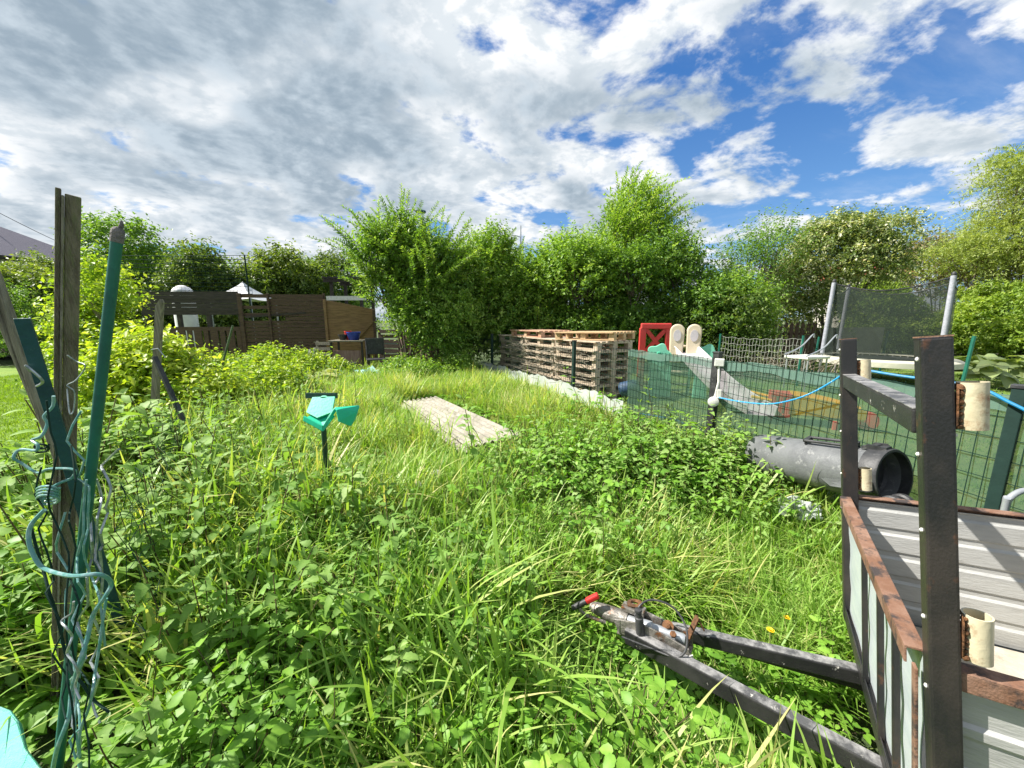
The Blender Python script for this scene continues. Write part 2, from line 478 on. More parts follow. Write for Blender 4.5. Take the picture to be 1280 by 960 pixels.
# ================================================================== ground
def make_ground():
    m, nt, out = newmat('earth_and_moss'); lk = nt.links.new
    b = nd(nt, 'ShaderNodeBsdfPrincipled', i_Roughness=0.95)
    tc = nd(nt, 'ShaderNodeTexCoord')
    n = nd(nt, 'ShaderNodeTexNoise', i_Scale=1.3, i_Detail=8.0, i_Roughness=0.7); lk(tc.outputs['Object'], n.inputs['Vector'])
    n2 = nd(nt, 'ShaderNodeTexNoise', i_Scale=22.0, i_Detail=6.0, i_Roughness=0.7); lk(tc.outputs['Object'], n2.inputs['Vector'])
    cr = nd(nt, 'ShaderNodeValToRGB'); e = cr.color_ramp.elements
    e[0].position = 0.36; e[0].color = (0.045, 0.055, 0.018, 1); e[1].position = 0.64; e[1].color = (0.11, 0.095, 0.055, 1)
    k = e.new(0.5); k.color = (0.05, 0.085, 0.02, 1)
    mm = nd(nt, 'ShaderNodeMath', operation='MULTIPLY_ADD'); mm.inputs[1].default_value = 0.5
    lk(n2.outputs['Fac'], mm.inputs[0]); hh = nd(nt, 'ShaderNodeMath', operation='MULTIPLY'); hh.inputs[1].default_value = 0.5
    lk(n.outputs['Fac'], hh.inputs[0]); lk(hh.outputs[0], mm.inputs[2]); lk(mm.outputs[0], cr.inputs[0]); lk(cr.outputs[0], b.inputs['Base Color'])
    bp = nd(nt, 'ShaderNodeBump', i_Strength=0.7, i_Distance=0.05); lk(n2.outputs['Fac'], bp.inputs['Height']); lk(bp.outputs[0], b.inputs['Normal'])
    lk(b.outputs[0], out.inputs[0])
    # one sheet, fine near the camera and coarse towards the horizon
    g = np.concatenate((-np.geomspace(400, 9, 20), np.linspace(-8.5, 8.5, 86), np.geomspace(9, 400, 20)))
    gy = np.concatenate((-np.geomspace(400, 3, 16), np.linspace(-2.6, 13, 90), np.geomspace(13.6, 500, 20)))
    XX, YY = np.meshgrid(g, gy); ZZ = ground_z(XX, YY)
    rows = [[(XX[i, j], YY[i, j], ZZ[i, j]) for j in range(len(g))] for i in range(len(gy))]
    o = MB().grid(rows).build('ground', m, smooth=True); o['kind'] = 'structure'
    # mown lawns either side of the weedy plot: own sheets a few mm up
    def lawn(name, xs, ys, keep, c1, c2):
        lm = pm(name + '_turf', c1, c2, scale=2.4, rough=0.95, bump=0.6, bscale=70, c3=tuple(v * 0.55 for v in c1), scale3=9, lo3=0.55, hi3=0.75)
        vs_, fs_ = [], []; idx = {}
        XX, YY = np.meshgrid(xs, ys); K = keep(XX, YY); ZZ = ground_z(XX, YY) + 0.012
        def vid(i, j):
            if (i, j) not in idx: idx[(i, j)] = len(vs_); vs_.append((XX[i, j], YY[i, j], ZZ[i, j]))
            return idx[(i, j)]
        for i in range(len(ys) - 1):
            for j in range(len(xs) - 1):
                if K[i, j] and K[i + 1, j] and K[i, j + 1] and K[i + 1, j + 1]:
                    fs_.append((vid(i, j), vid(i, j + 1), vid(i + 1, j + 1), vid(i + 1, j)))
        o = MB().add(vs_, fs_).build(name, lm, smooth=True); o['kind'] = 'structure'
    lawn('lawn', np.linspace(0.2, 24, 120), np.linspace(0.4, 17, 110), lambda x, y: in_plot(x, y) < -0.05, (0.13, 0.20, 0.04), (0.20, 0.23, 0.07))
    lawn('neighbouring_lawn', np.linspace(-22, -0.6, 120), np.linspace(0.2, 11, 90), lambda x, y: right_of_left(x, y) < -0.5, (0.12, 0.22, 0.02), (0.17, 0.26, 0.03))
make_ground()

# ================================================================== leaf materials
ML = {
 'weed': leafmat('weed_leaf', [(0.0, (0.112, 0.090, 0.046)), (0.04, (0.103, 0.130, 0.046)), (0.1, (0.065, 0.150, 0.018)), (0.45, (0.129, 0.280, 0.030)), (0.75, (0.206, 0.380, 0.044)), (0.95, (0.284, 0.450, 0.069)), (1.0, (0.344, 0.460, 0.103))], trans=0.33, mottle=True),
 'nettle': leafmat('nettle_leaf', [(0.0, (0.141, 0.100, 0.063)), (0.05, (0.123, 0.140, 0.053)), (0.12, (0.075, 0.160, 0.032)), (0.5, (0.141, 0.265, 0.047)), (0.85, (0.229, 0.360, 0.089)), (1.0, (0.317, 0.420, 0.158))], trans=0.33, rough=0.6, spec=0.22, mottle=True),
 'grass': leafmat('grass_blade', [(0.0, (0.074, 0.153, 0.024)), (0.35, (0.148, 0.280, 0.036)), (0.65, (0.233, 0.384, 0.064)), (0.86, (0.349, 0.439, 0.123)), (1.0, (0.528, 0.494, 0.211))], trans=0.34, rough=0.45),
 'turf': leafmat('turf_blade', [(0.0, (0.10, 0.19, 0.02)), (0.5, (0.165, 0.28, 0.03)), (1.0, (0.26, 0.37, 0.05))], trans=0.3, rough=0.6),
 'yellow': leafmat('yellow_green_leaf', [(0.0, (0.097, 0.194, 0.028)), (0.35, (0.220, 0.339, 0.033)), (0.7, (0.370, 0.456, 0.044)), (1.0, (0.510, 0.543, 0.099))], trans=0.38),
 'bush': leafmat('shrub_leaf', [(0.0, (0.054, 0.114, 0.025)), (0.4, (0.115, 0.222, 0.040)), (0.75, (0.206, 0.337, 0.056)), (1.0, (0.338, 0.445, 0.103))], trans=0.36),
 'fresh': leafmat('fresh_leaf', [(0.0, (0.079, 0.161, 0.031)), (0.4, (0.164, 0.292, 0.046)), (0.75, (0.272, 0.403, 0.065)), (1.0, (0.399, 0.501, 0.126))], trans=0.36),
 'dark': leafmat('dark_leaf', [(0.0, (0.039, 0.075, 0.022)), (0.5, (0.090, 0.150, 0.032)), (0.85, (0.160, 0.224, 0.043)), (1.0, (0.247, 0.299, 0.073))], trans=0.36),
 'willow': leafmat('willow_leaf', [(0.0, (0.136, 0.194, 0.058)), (0.5, (0.285, 0.349, 0.104)), (1.0, (0.448, 0.479, 0.178))], trans=0.36),
 'bloom': leafmat('hawthorn_leaf', [(0.0, (0.054, 0.095, 0.035)), (0.45, (0.136, 0.198, 0.055)), (0.78, (0.259, 0.299, 0.106)), (0.82, (0.750, 0.693, 0.450)), (1.0, (0.750, 0.750, 0.600))], trans=0.30),
 'rosy': leafmat('rosy_leaf', [(0.0, (0.108, 0.107, 0.064)), (0.5, (0.259, 0.215, 0.123)), (1.0, (0.436, 0.299, 0.150))], trans=0.30),
 'hedge': leafmat('hedge_leaf', [(0.0, (0.069, 0.128, 0.022)), (0.5, (0.185, 0.287, 0.039)), (1.0, (0.367, 0.445, 0.084))], trans=0.36),
 'big': leafmat('broad_leaf', [(0.0, (0.108, 0.155, 0.064)), (0.5, (0.231, 0.299, 0.132)), (1.0, (0.408, 0.431, 0.150))], trans=0.30),
}
BARK = pm('bark', (0.13, 0.10, 0.075), (0.06, 0.05, 0.04), scale=14, rough=0.9, bump=0.5, bscale=40, stretch=(1, 1, 0.25))
PALEBARK = pm('pale_bark', (0.25, 0.21, 0.16), (0.13, 0.11, 0.08), scale=14, rough=0.9, bump=0.4)

# ================================================================== trees and shrubs
def woody(name, label, cat, base, lobes, mat, nshoot=700, slen=0.6, leaf=0.07, steps=12, out=1.0, up=0.4, droop=0.1, wind=(0, 0, 0),
          tint=(0.2, 0.9), group=None, bark=None, limbs=6, trunk_r=0.06, shape=LEAF_LO, inner=0.5, bloom=0.0, jit=0.45, spread=0.75, width=1.0, seed=0, twigs=30, topbias=0.0, plumes=None):
    g = np.random.default_rng(seed + 100); nshoot = int(nshoot * 1.75)
    bx, by = base[0], base[1]; bz = float(ground_z(bx, by)) - 0.05
    root = thing(name, label, cat, (bx, by, bz), group=group)
    lob = np.array(lobes, float); vol = lob[:, 3] * lob[:, 4] * lob[:, 5]; vol = vol ** 0.75; pr = vol / vol.sum()
    w = g.choice(len(lob), nshoot, p=pr)
    u = norm(g.normal(size=(nshoot, 3)))
    u[:, 2] = np.where(u[:, 2] < -0.55, -u[:, 2], u[:, 2])
    rr = inner + (1 - inner) * g.random(nshoot) ** 0.6
    start = lob[w, :3] + u * rr[:, None] * lob[w, 3:] * 0.86
    start[:, 2] = np.maximum(start[:, 2], 0.05)
    d = norm(u * out / (lob[w, 3:] / lob[w, 3:].mean(1, keepdims=True)) + np.array([0, 0, up]) + np.array(wind) + g.normal(size=(nshoot, 3)) * jit)
    ln = slen * (0.45 + 0.9 * g.random(nshoot)) * (1 + topbias * np.clip(u[:, 2], 0, 1))
    t = (np.arange(steps) + 0.5) / steps
    pts = start[:, None, :] + d[:, None, :] * (ln[:, None] * t[None, :])[:, :, None]
    pts[:, :, 2] -= droop * (ln[:, None] * t[None, :] ** 2)
    n = nshoot * steps
    side = norm(np.cross(np.repeat(d[:, None, :], steps, 1), g.normal(size=(nshoot, steps, 3))))
    X = np.repeat(d[:, None, :], steps, 1) * (1 - spread) + side * spread + g.normal(size=(nshoot, steps, 3)) * 0.2
    X = X.reshape(-1, 3); pos = pts.reshape(-1, 3)
    pos = pos + g.normal(size=pos.shape) * leaf * 0.25
    sz = leaf * (0.6 + 0.8 * g.random(n)) * np.repeat(np.ones((nshoot, 1)), steps, 1).ravel()
    shoot_t = g.normal(0, 0.13, nshoot); lobe_t = g.normal(0, 0.08, len(lob))[w]
    tn = tint[0] + (tint[1] - tint[0]) * (0.45 + 0.18 * g.normal(size=n)) + np.repeat(shoot_t + lobe_t, steps) + 0.12 * (np.tile(t, nshoot) - 0.5)
    tn = np.clip(tn, 0, 0.79 if bloom else 1.0)
    if bloom:
        bl = np.repeat(g.random(nshoot) < bloom * (0.5 + 0.8 * np.clip(u[:, 2], 0, 1)), steps) & (g.random(n) < 0.6)
        tn = np.where(bl, 0.85 + 0.15 * g.random(n), tn)
    a = Acc(); a.add(*place(shape, pos, X, sz, tn, roll=g.normal(0, 0.6, n), width=np.full(n, width)))
    plume_lines = []
    if plumes:                          # long leafy shoots standing clear of the crown
        pn, plen, pst, pup = plumes
        wt = g.choice(len(lob), pn, p=pr); uu = norm(g.normal(size=(pn, 3))); uu[:, 2] = np.abs(uu[:, 2])
        st = lob[wt, :3] + uu * lob[wt, 3:] * 0.65; dd = norm(uu * 0.75 + np.array([0, 0, pup]) + np.array(wind) * 1.3 + g.normal(size=(pn, 3)) * 0.15)
        ll = plen * (0.6 + 0.6 * g.random(pn)); pst = int(pst * 1.5); tt = (np.arange(pst) + 0.5) / pst
        pp = st[:, None, :] + dd[:, None, :] * (ll[:, None] * tt[None, :])[:, :, None]
        pp[:, :, 2] -= (droop * 0.9 + 0.05) * ll[:, None] * tt[None, :] ** 2.2
        sgn = np.where(np.arange(pst) % 2 == 0, 1.0, -1.0)[None, :, None]
        sv = norm(np.cross(dd, g.normal(size=(pn, 3))))[:, None, :] * sgn
        sv2 = norm(np.cross(dd, sv[:, 0, :]))[:, None, :] * np.where(np.arange(pst) % 4 < 2, 1.0, -1.0)[None, :, None]
        XX = (dd[:, None, :] * 0.75 + sv * 0.75 + sv2 * 0.45 + g.normal(size=(pn, pst, 3)) * 0.15).reshape(-1, 3)
        n2 = pn * pst; taper = np.tile(1.15 - 0.65 * tt, pn)
        t2 = np.clip(tint[0] + (tint[1] - tint[0]) * (0.6 + 0.14 * g.normal(size=n2)) + np.repeat(g.normal(0, 0.1, pn), pst), 0, 0.79 if bloom else 1)
        a.add(*place(shape, pp.reshape(-1, 3), XX, leaf * 1.45 * taper * (0.8 + 0.4 * g.random(n2)), t2, roll=g.normal(0, 0.4, n2), width=np.full(n2, width)))
        plume_lines = [np.concatenate(([lob[wt[i], :3] * np.array([0.85, 0.85, 0.8])], pp[i, ::max(1, pst // 5)])) for i in range(pn)]
    a.build('crown', mat, root)
    # trunk, limbs and the visible twigs: one branching mesh
    mb = MB()
    top = lob[:, 2].max()
    for k in range(limbs):
        l = lob[k % len(lob)]; e = l[:3] + norm(g.normal(size=(1, 3)))[0] * l[3:] * 0.45; e[2] = max(e[2], l[2] * 0.8)
        s0 = np.array([g.normal(0, trunk_r * 1.2), g.normal(0, trunk_r * 1.2), 0.0]); mid = s0 * 0.5 + e * 0.5; mid[:2] = mid[:2] * 0.75; mid += g.normal(0, 0.05, 3)
        r = trunk_r * (0.6 + 0.5 * g.random())
        mb.tube(smooth_line([s0, s0 * 0.75 + mid * 0.25, mid, e], 4), list(np.linspace(r, r * 0.2, 13)), 6)
    for k in g.choice(nshoot, min(twigs, nshoot), replace=False):
        c = lob[w[k], :3] * np.array([0.8, 0.8, 0.7]); q = [c, c * 0.4 + start[k] * 0.6 + g.normal(0, 0.04, 3), start[k], pts[k, steps // 2], pts[k, -1]]
        rt = max(trunk_r * 0.16, 0.004); mb.tube(q, [rt, rt * 0.8, rt * 0.6, rt * 0.4, rt * 0.2], 4, cap=False)
    for q in plume_lines: mb.tube(list(q), list(np.linspace(0.009, 0.003, len(q))), 4, cap=False)
    mb.build('trunk', bark or BARK, root, smooth=True)
    return root

def lobes_from(n, c, r, s, seed):
    """n uneven lobes scattered through an ellipsoid of centre c, radii r; s = lobe size relative to it"""
    g = np.random.default_rng(seed); L = []
    for i in range(n):
        u = norm(g.normal(size=(1, 3)))[0] * g.random() ** 0.4; k = s * (0.7 + 0.6 * g.random())
        L.append(tuple(np.array(c) + u * np.array(r) * (1 - s * 0.4)) + tuple(np.array(r) * k))
    m = max(4, n // 2)                 # a skirt of lobes that reaches the ground
    for i in range(m):
        a = 2 * math.pi * (i + g.random() * 0.6) / m; k = s * (0.75 + 0.5 * g.random())
        L.append((c[0] + math.cos(a) * r[0] * 0.6, c[1] + math.sin(a) * r[1] * 0.6, min(c[2], r[2] * k * 0.95), r[0] * k, r[1] * k, r[2] * k))
    return L

def at(px, d):   # ground position on the sight column px at depth d
    p = P(px, 440, d); return (p.x, p.y)
def hz(py, d): return P(640, py, d).z

TREES = 1

def make_trees():
    # --- the central thicket behind the pallets, left to right
    d = 9.4; b = at(512, d)
    woody('shrub', 'big feathery shrub with long leafy shoots overhanging the brown fence and rusty sheet', 'shrub', b,
          [(0.35, 0.2, 1.9, 0.85, 0.9, 0.95), (-0.6, -0.1, 2.75, 0.6, 0.6, 0.7), (0.6, 0.1, 2.3, 0.8, 0.8, 1.0), (0.55, -0.4, 1.3, 0.6, 0.5, 0.6), (-0.5, -0.2, 2.1, 0.5, 0.5, 0.45), (-0.1, 0.1, 3.0, 0.6, 0.6, 0.7)],
          ML['bush'], 1000, 0.5, 0.09, 20, out=0.75, up=0.75, droop=0.15, jit=0.28, tint=(0.3, 1.0), spread=0.62, limbs=8, seed=1, inner=0.4, twigs=60, topbias=0.3, shape=LEAF_NARROW, width=1.5, plumes=(190, 1.3, 44, 0.6))
    d = 9.0; b = at(553, d)
    woody('shrub', 'dense low hawthorn bush with layered drooping branches beside the leftmost pallet stack', 'shrub', b,
          [(-0.4, 0, 1.45, 1.05, 0.7, 0.36), (-0.1, -0.1, 1.0, 0.75, 0.5, 0.34), (0.3, 0, 0.5, 0.38, 0.4, 0.45), (-0.4, 0.1, 1.9, 1.05, 0.6, 0.36), (0.2, 0.1, 1.6, 0.7, 0.6, 0.4)],
          ML['bush'], 1200, 0.34, 0.06, 14, out=0.9, up=0.15, droop=0.45, jit=0.4, tint=(0.3, 1.1), seed=2, inner=0.3)
    d = 10.4; b = at(583, d)
    woody('shrub', 'leafy shrub filling the dip right of the big feathery shrub', 'shrub', b,
          lobes_from(7, (0, 0, 1.95), (1.5, 1.0, 1.9), 0.48, 13), ML['bush'], 1300, 0.5, 0.085, 16, out=0.75, up=0.7, jit=0.32, tint=(0.3, 1.05), seed=13, inner=0.35, plumes=(120, 0.95, 32, 0.6))
    d = 11.3; b = at(640, d)
    woody('shrub', 'broad mid green shrub with upright tips behind the first pallet stacks', 'shrub', b,
          lobes_from(7, (0, 0, 2.0), (2.0, 1.3, 1.9), 0.48, 3), ML['bush'], 1700, 0.5, 0.085, 16, out=0.75, up=0.75, jit=0.32, tint=(0.3, 1.05), seed=3, topbias=0.3, inner=0.35, plumes=(150, 0.95, 32, 0.6))
    d = 10.9; b = at(712, d)
    woody('shrub', 'tall leafy shrub left of the willowy tree, street lamp showing over it', 'shrub', b,
          lobes_from(7, (0, 0, 2.05), (1.8, 1.3, 2.0), 0.5, 4), ML['fresh'], 1600, 0.5, 0.085, 16, out=0.75, up=0.7, jit=0.34, tint=(0.1, 0.85), seed=4, topbias=0.3, inner=0.35, plumes=(150, 0.95, 32, 0.6))
    d = 11.4; b = at(776, d)
    woody('tree', 'tallest tree of the thicket, pale wispy shoots swept to one side', 'tree', b,
          [(0, 0, 2.3, 1.35, 1.2, 1.6), (-0.2, 0, 3.6, 0.9, 0.9, 1.0), (0.55, 0, 3.7, 0.85, 0.8, 0.9), (0.15, 0.1, 4.45, 0.75, 0.7, 0.75), (-0.85, 0, 2.9, 0.6, 0.6, 0.7), (1.0, -0.1, 2.4, 0.8, 0.7, 1.0)],
          ML['fresh'], 680, 0.8, 0.095, 20, out=0.6, up=0.85, droop=0.25, wind=(0.45, 0, 0), jit=0.24, tint=(0.3, 1.05), spread=0.55, seed=5, limbs=10, inner=0.3, twigs=80, topbias=0.1, shape=LEAF_NARROW, width=1.5, plumes=(170, 1.25, 30, 0.85))
    d = 10.3; b = at(770, d)
    woody('shrub', 'dark green shrub rising right behind the paler loose pallets', 'shrub', b,
          lobes_from(6, (0, 0, 1.5), (1.8, 1.0, 1.6), 0.5, 6), ML['bush'], 1700, 0.5, 0.075, 15, out=0.85, up=0.45, tint=(0.15, 0.85), seed=6, inner=0.35, plumes=(70, 0.7, 24, 0.6))
    d = 10.3; b = at(870, d)
    woody('shrub', 'rounded thick shrub standing behind the red toy and slide', 'shrub', b,
          lobes_from(8, (0, 0, 1.75), (1.9, 1.1, 1.8), 0.48, 7), ML['bush'], 1900, 0.5, 0.08, 15, out=0.85, up=0.5, tint=(0.2, 0.95), seed=7, inner=0.35, plumes=(80, 0.7, 24, 0.6))
    d = 11.3; b = at(925, d)
    woody('tree', 'half bare tree with thin grey upright branches left of the blossoming hawthorn', 'tree', b,
          [(0, 0, 2.4, 1.0, 0.9, 1.3), (0.7, 0, 3.3, 0.7, 0.7, 0.7), (-0.3, 0, 1.3, 0.9, 0.9, 0.9)],
          ML['bush'], 520, 0.85, 0.07, 13, out=0.7, up=0.9, jit=0.3, tint=(0.2, 0.9), seed=8, bark=PALEBARK, limbs=14, twigs=170, trunk_r=0.05)
    d = 9.3; b = at(905, d)
    woody('shrub', 'low dark bush with dead twigs behind the white twine net', 'shrub', b,
          lobes_from(5, (0, 0, 0.95), (1.2, 0.8, 1.05), 0.5, 9), ML['dark'], 800, 0.45, 0.075, 14, out=0.9, up=0.3, tint=(0.1, 0.9), seed=9, bark=PALEBARK, twigs=60)
    # --- right side
    d = 12.2; b = at(1030, d)
    woody('hawthorn', 'rounded hawthorn tree with clusters of white blossom behind the trampoline', 'tree', b,
          [(0, 0, 3.2, 1.9, 1.5, 1.35), (-1.2, 0, 2.3, 1.2, 1.0, 0.9), (1.1, 0, 3.1, 1.0, 0.9, 0.8), (0.2, 0, 3.9, 1.1, 1.0, 0.65), (-0.5, -0.3, 1.7, 1.2, 0.9, 0.6), (1.9, 0, 4.1, 0.6, 0.5, 0.4), (-1.6, 0, 1.5, 0.9, 0.8, 0.7)],
          ML['bloom'], 2100, 0.6, 0.085, 14, out=0.9, up=0.25, droop=0.3, bloom=0.2, tint=(0.25, 1.0), seed=10, limbs=9, trunk_r=0.07, inner=0.3, twigs=60)
    for i, (px, d, h, w, lb) in enumerate([(1120, 14.2, 2.9, 2.6, 'clipped bright green hedge bush directly behind the trampoline net'),
                                      (1210, 13.6, 2.9, 2.6, 'bright green hedge bush beyond the paired trampoline poles'),
                                      (1290, 12.2, 2.8, 2.6, 'thick sunlit hedge bush above the rhubarb leaves'), (1400, 10.6, 2.8, 2.6, 'hedge bush past the rhubarb, cut off by the photo edge')]):
        b = at(px, d)
        woody('hedge_bush', lb, 'hedge', b, lobes_from(9, (0, 0, h * 0.5), (w, 1.2, h * 0.52), 0.45, 20 + i), ML['hedge'], 2100, 0.3, 0.095, 12, out=1.0, up=0.3, tint=(0.25, 1.0),
              group='hedge behind the trampoline', seed=20 + i, inner=0.45)
    d = 16.5; b = at(1165, d)
    woody('tree', 'low rosy tinted tree crown between the hawthorn and the willow', 'tree', b, lobes_from(7, (0, 0, 3.3), (3.2, 1.6, 1.5), 0.48, 30), ML['rosy'], 900, 0.6, 0.12, 12, tint=(0.1, 0.9), seed=30)
    d = 14.5; b = at(1262, d)
    woody('willow', 'tall pale willow with hanging feathery branches over the hedge', 'tree', b,
          [(0.3, 0, 5.7, 1.9, 1.8, 2.4), (1.6, 0, 7.0, 1.6, 1.5, 2.0), (-1.3, 0, 6.5, 0.9, 0.9, 1.1), (-0.9, 0, 4.0, 1.7, 1.5, 1.5), (2.6, 0, 5, 1.6, 1.6, 2.2), (-2.3, 0.2, 3.6, 1.4, 1.2, 0.9), (0.2, 0.2, 3.2, 2.2, 1.5, 1.2)],
          ML['willow'], 2300, 1.1, 0.12, 20, out=0.5, up=0.3, droop=0.75, wind=(-0.15, 0, 0), jit=0.4, tint=(0.2, 1.0), spread=0.5, shape=LEAF_NARROW, seed=31, limbs=9, trunk_r=0.12, inner=0.3, twigs=60)
    # --- left, behind the timber fence
    for i, (px, d, top, w, lb, mt, tn) in enumerate([
            (-40, 13.0, 322, 3.6, 'dark hedge tree below the grey slate roof', 'dark', (0.3, 1.15)),
            (95, 14.0, 347, 3.6, 'hedge tree behind the grooved grey post', 'dark', (0.35, 1.2)),
            (205, 16.5, 298, 3.8, 'tall hedge tree with pale sprouting top above the white dome', 'bush', (0.15, 0.85)),
            (280, 15.0, 318, 2.4, 'round dark bush directly behind the white tent peak', 'dark', (0.3, 1.1)),
            (345, 17.0, 303, 2.8, 'rounded dark tree right of the tent peak', 'dark', (0.35, 1.2)),
            (150, 18.5, 303, 3.4, 'hedge tree filling the line between the green pole and the dome', 'dark', (0.35, 1.2)),
            (388, 19.0, 322, 2.6, 'low dark tree right of the rounded one behind the brown panel', 'dark', (0.3, 1.1)),
            (418, 21.0, 333, 2.6, 'small distant tree in the gap left of the feathery shrub', 'bush', (0.1, 0.8))]):
        b = at(px, d); h = hz(top, d) - 0.2
        woody('hedge_tree', lb, 'tree', b, lobes_from(9, (0, 0, h * 0.52), (w, w * 0.6, h * 0.47), 0.45, 40 + i), ML[mt], 2200, 0.5, 0.13, 13, out=0.85, up=0.4, tint=tn, seed=40 + i, inner=0.45, topbias=0.4)
    # --- bright elder / bramble on the old wire fence
    for i, (px, d, top, w, dp, lb, mt, ns) in enumerate([
            (135, 6.6, 330, 1.0, 0.9, 'bright yellow green elder shrub beside the leaning green pole', 'yellow', 900),
            (40, 11.5, 352, 1.6, 1.0, 'leafy bramble with pale dry stems left of the grooved post', 'bush', 700),
            (166, 4.6, 420, 0.5, 0.5, 'yellow leaved shrub around the weathered wooden stake', 'yellow', 700),
            (-60, 12.5, 350, 2.0, 1.2, 'bramble thicket at the far side of the mown lawn', 'bush', 800)]):
        b = at(px, d); h = hz(top, d) - float(ground_z(*b))
        woody('shrub', lb, 'shrub', b, lobes_from(7, (0, 0, h * 0.52), (w, dp, h * 0.5), 0.48, 50 + i), ML[mt], ns, 0.4, 0.075, 12, out=0.8, up=0.5, tint=(0.2, 1.0), seed=50 + i, inner=0.35, bark=PALEBARK, twigs=50)
    yb = [(232, 6.2, 447, 0.75, 'yellow green shrub in front of the lattice fence base'), (285, 6.8, 442, 0.75, 'yellow green shrub where the thin green cane leans'),
          (345, 7.4, 436, 0.8, 'sunlit yellow shrub below the middle fence panel'), (258, 4.7, 470, 0.6, 'nearer yellow shrub at the foot of the cane'),
          (330, 5.4, 462, 0.7, 'nearer yellow green mound facing the turquoise seat'), (195, 5.0, 452, 0.6, 'yellow green shrub right of the wooden stake'), (395, 8.2, 446, 0.7, 'yellow green shrub left of the white plastic scraps')]
    for i, (px, d, top, w, lb) in enumerate(yb):
        b = at(px, d); h = hz(top, d) - float(ground_z(*b))
        woody('shrub', lb, 'shrub', b, lobes_from(6, (0, 0, h * 0.45), (w, w * 0.8, h * 0.55), 0.5, 70 + i), ML['yellow'], 520, 0.3, 0.06, 12, out=0.7, up=0.7, tint=(0.25, 1.0) if i % 2 else (0.05, 0.85), seed=70 + i, inner=0.3, twigs=12, trunk_r=0.02, group='yellow green shrubs before the timber fence')
    # --- green nettle clump along the fence
    for i, (px, d, top, w, lb) in enumerate([(500, 8.0, 450, 0.8, 'green weedy bush at the foot of the rusty sheet'), (560, 8.4, 452, 0.7, 'green weedy bush left of the first fence post')]):
        b = at(px, d); h = hz(top, d) - float(ground_z(*b))
        woody('shrub', lb, 'shrub', b, lobes_from(5, (0, 0, h * 0.45), (w, w * 0.8, h * 0.5), 0.5, 90 + i), ML['fresh'], 420, 0.3, 0.06, 12, out=0.7, up=0.7, tint=(0.1, 0.9), seed=90 + i, twigs=10, trunk_r=0.02)
if TREES: make_trees()

# ================================================================== weeds, nettles and grass of the plot
def t_nettle(seed, pairs=13, leaf=LEAF_NETTLE):
    g = np.random.default_rng(seed); parts = []
    lean = g.normal(0, 0.10, 2); z = np.linspace(0, 1, 6)
    st = np.stack([lean[0] * z ** 1.6, lean[1] * z ** 1.6, z], 1)
    V, L, S = tube_arr(st, 0.009, 0.004); parts.append((V, L, S, np.full(len(V), -1.0 + 0.02)))
    zs = np.linspace(0.16, 0.99, pairs)
    pos, X, sz = [], [], []
    for i, zz in enumerate(zs):
        for k in (0, 1):
            az = i * math.pi / 2 + k * math.pi + g.normal(0, 0.25); el = -0.3 + 0.85 * zz ** 3 + g.normal(0, 0.32)
            pos.append((lean[0] * zz ** 1.6, lean[1] * zz ** 1.6, zz)); X.append((math.cos(az) * math.cos(el), math.sin(az) * math.cos(el), math.sin(el)))
            sz.append((0.125 if zz < 0.8 else 0.125 * (1.08 - zz) / 0.28 + 0.035) * g.uniform(0.8, 1.2))
    pos, X = np.array(pos), np.array(X); pos = pos + norm(X) * 0.03
    V, L, S, T = place(leaf, pos, X, sz, np.zeros(len(pos)), roll=g.normal(0, 0.25, len(pos)))
    T = T + np.repeat(g.normal(0, 0.07, len(pos)) + 0.22 * (pos[:, 2] - 0.6), len(leaf[0])); parts.append((V, L, S, T))
    return plant(parts)

def t_elder(seed, n=12, leaf=LEAF_ELDER, size=0.118):
    g = np.random.default_rng(seed); parts = []; pos, X, sz = [], [], []
    for i in range(n):
        az = 2 * math.pi * i / n + g.normal(0, 0.4); r = g.uniform(0.08, 0.42); h = g.uniform(0.55, 1.0)
        t = np.linspace(0, 1, 5); c = np.stack([math.cos(az) * r * t ** 1.5, math.sin(az) * r * t ** 1.5, h * t], 1)
        V, L, S = tube_arr(c, 0.008, 0.005); parts.append((V, L, S, np.full(len(V), -0.95)))
        el = g.normal(-0.05, 0.3)
        for da in (0, 1.15, -1.15):
            a = az + da + g.normal(0, 0.12); pos.append(c[-1] + np.array([math.cos(a), math.sin(a), 0]) * 0.02)
            X.append((math.cos(a) * math.cos(el), math.sin(a) * math.cos(el), math.sin(el))); sz.append(size * g.uniform(0.75, 1.2))
    pos, X = np.array(pos), np.array(X)
    V, L, S, T = place(leaf, pos, X, sz, np.zeros(len(pos)), roll=g.normal(0, 0.42, len(pos)))
    parts.append((V, L, S, T + np.repeat(g.normal(0, 0.08, len(pos)), len(leaf[0]))))
    return plant(parts)

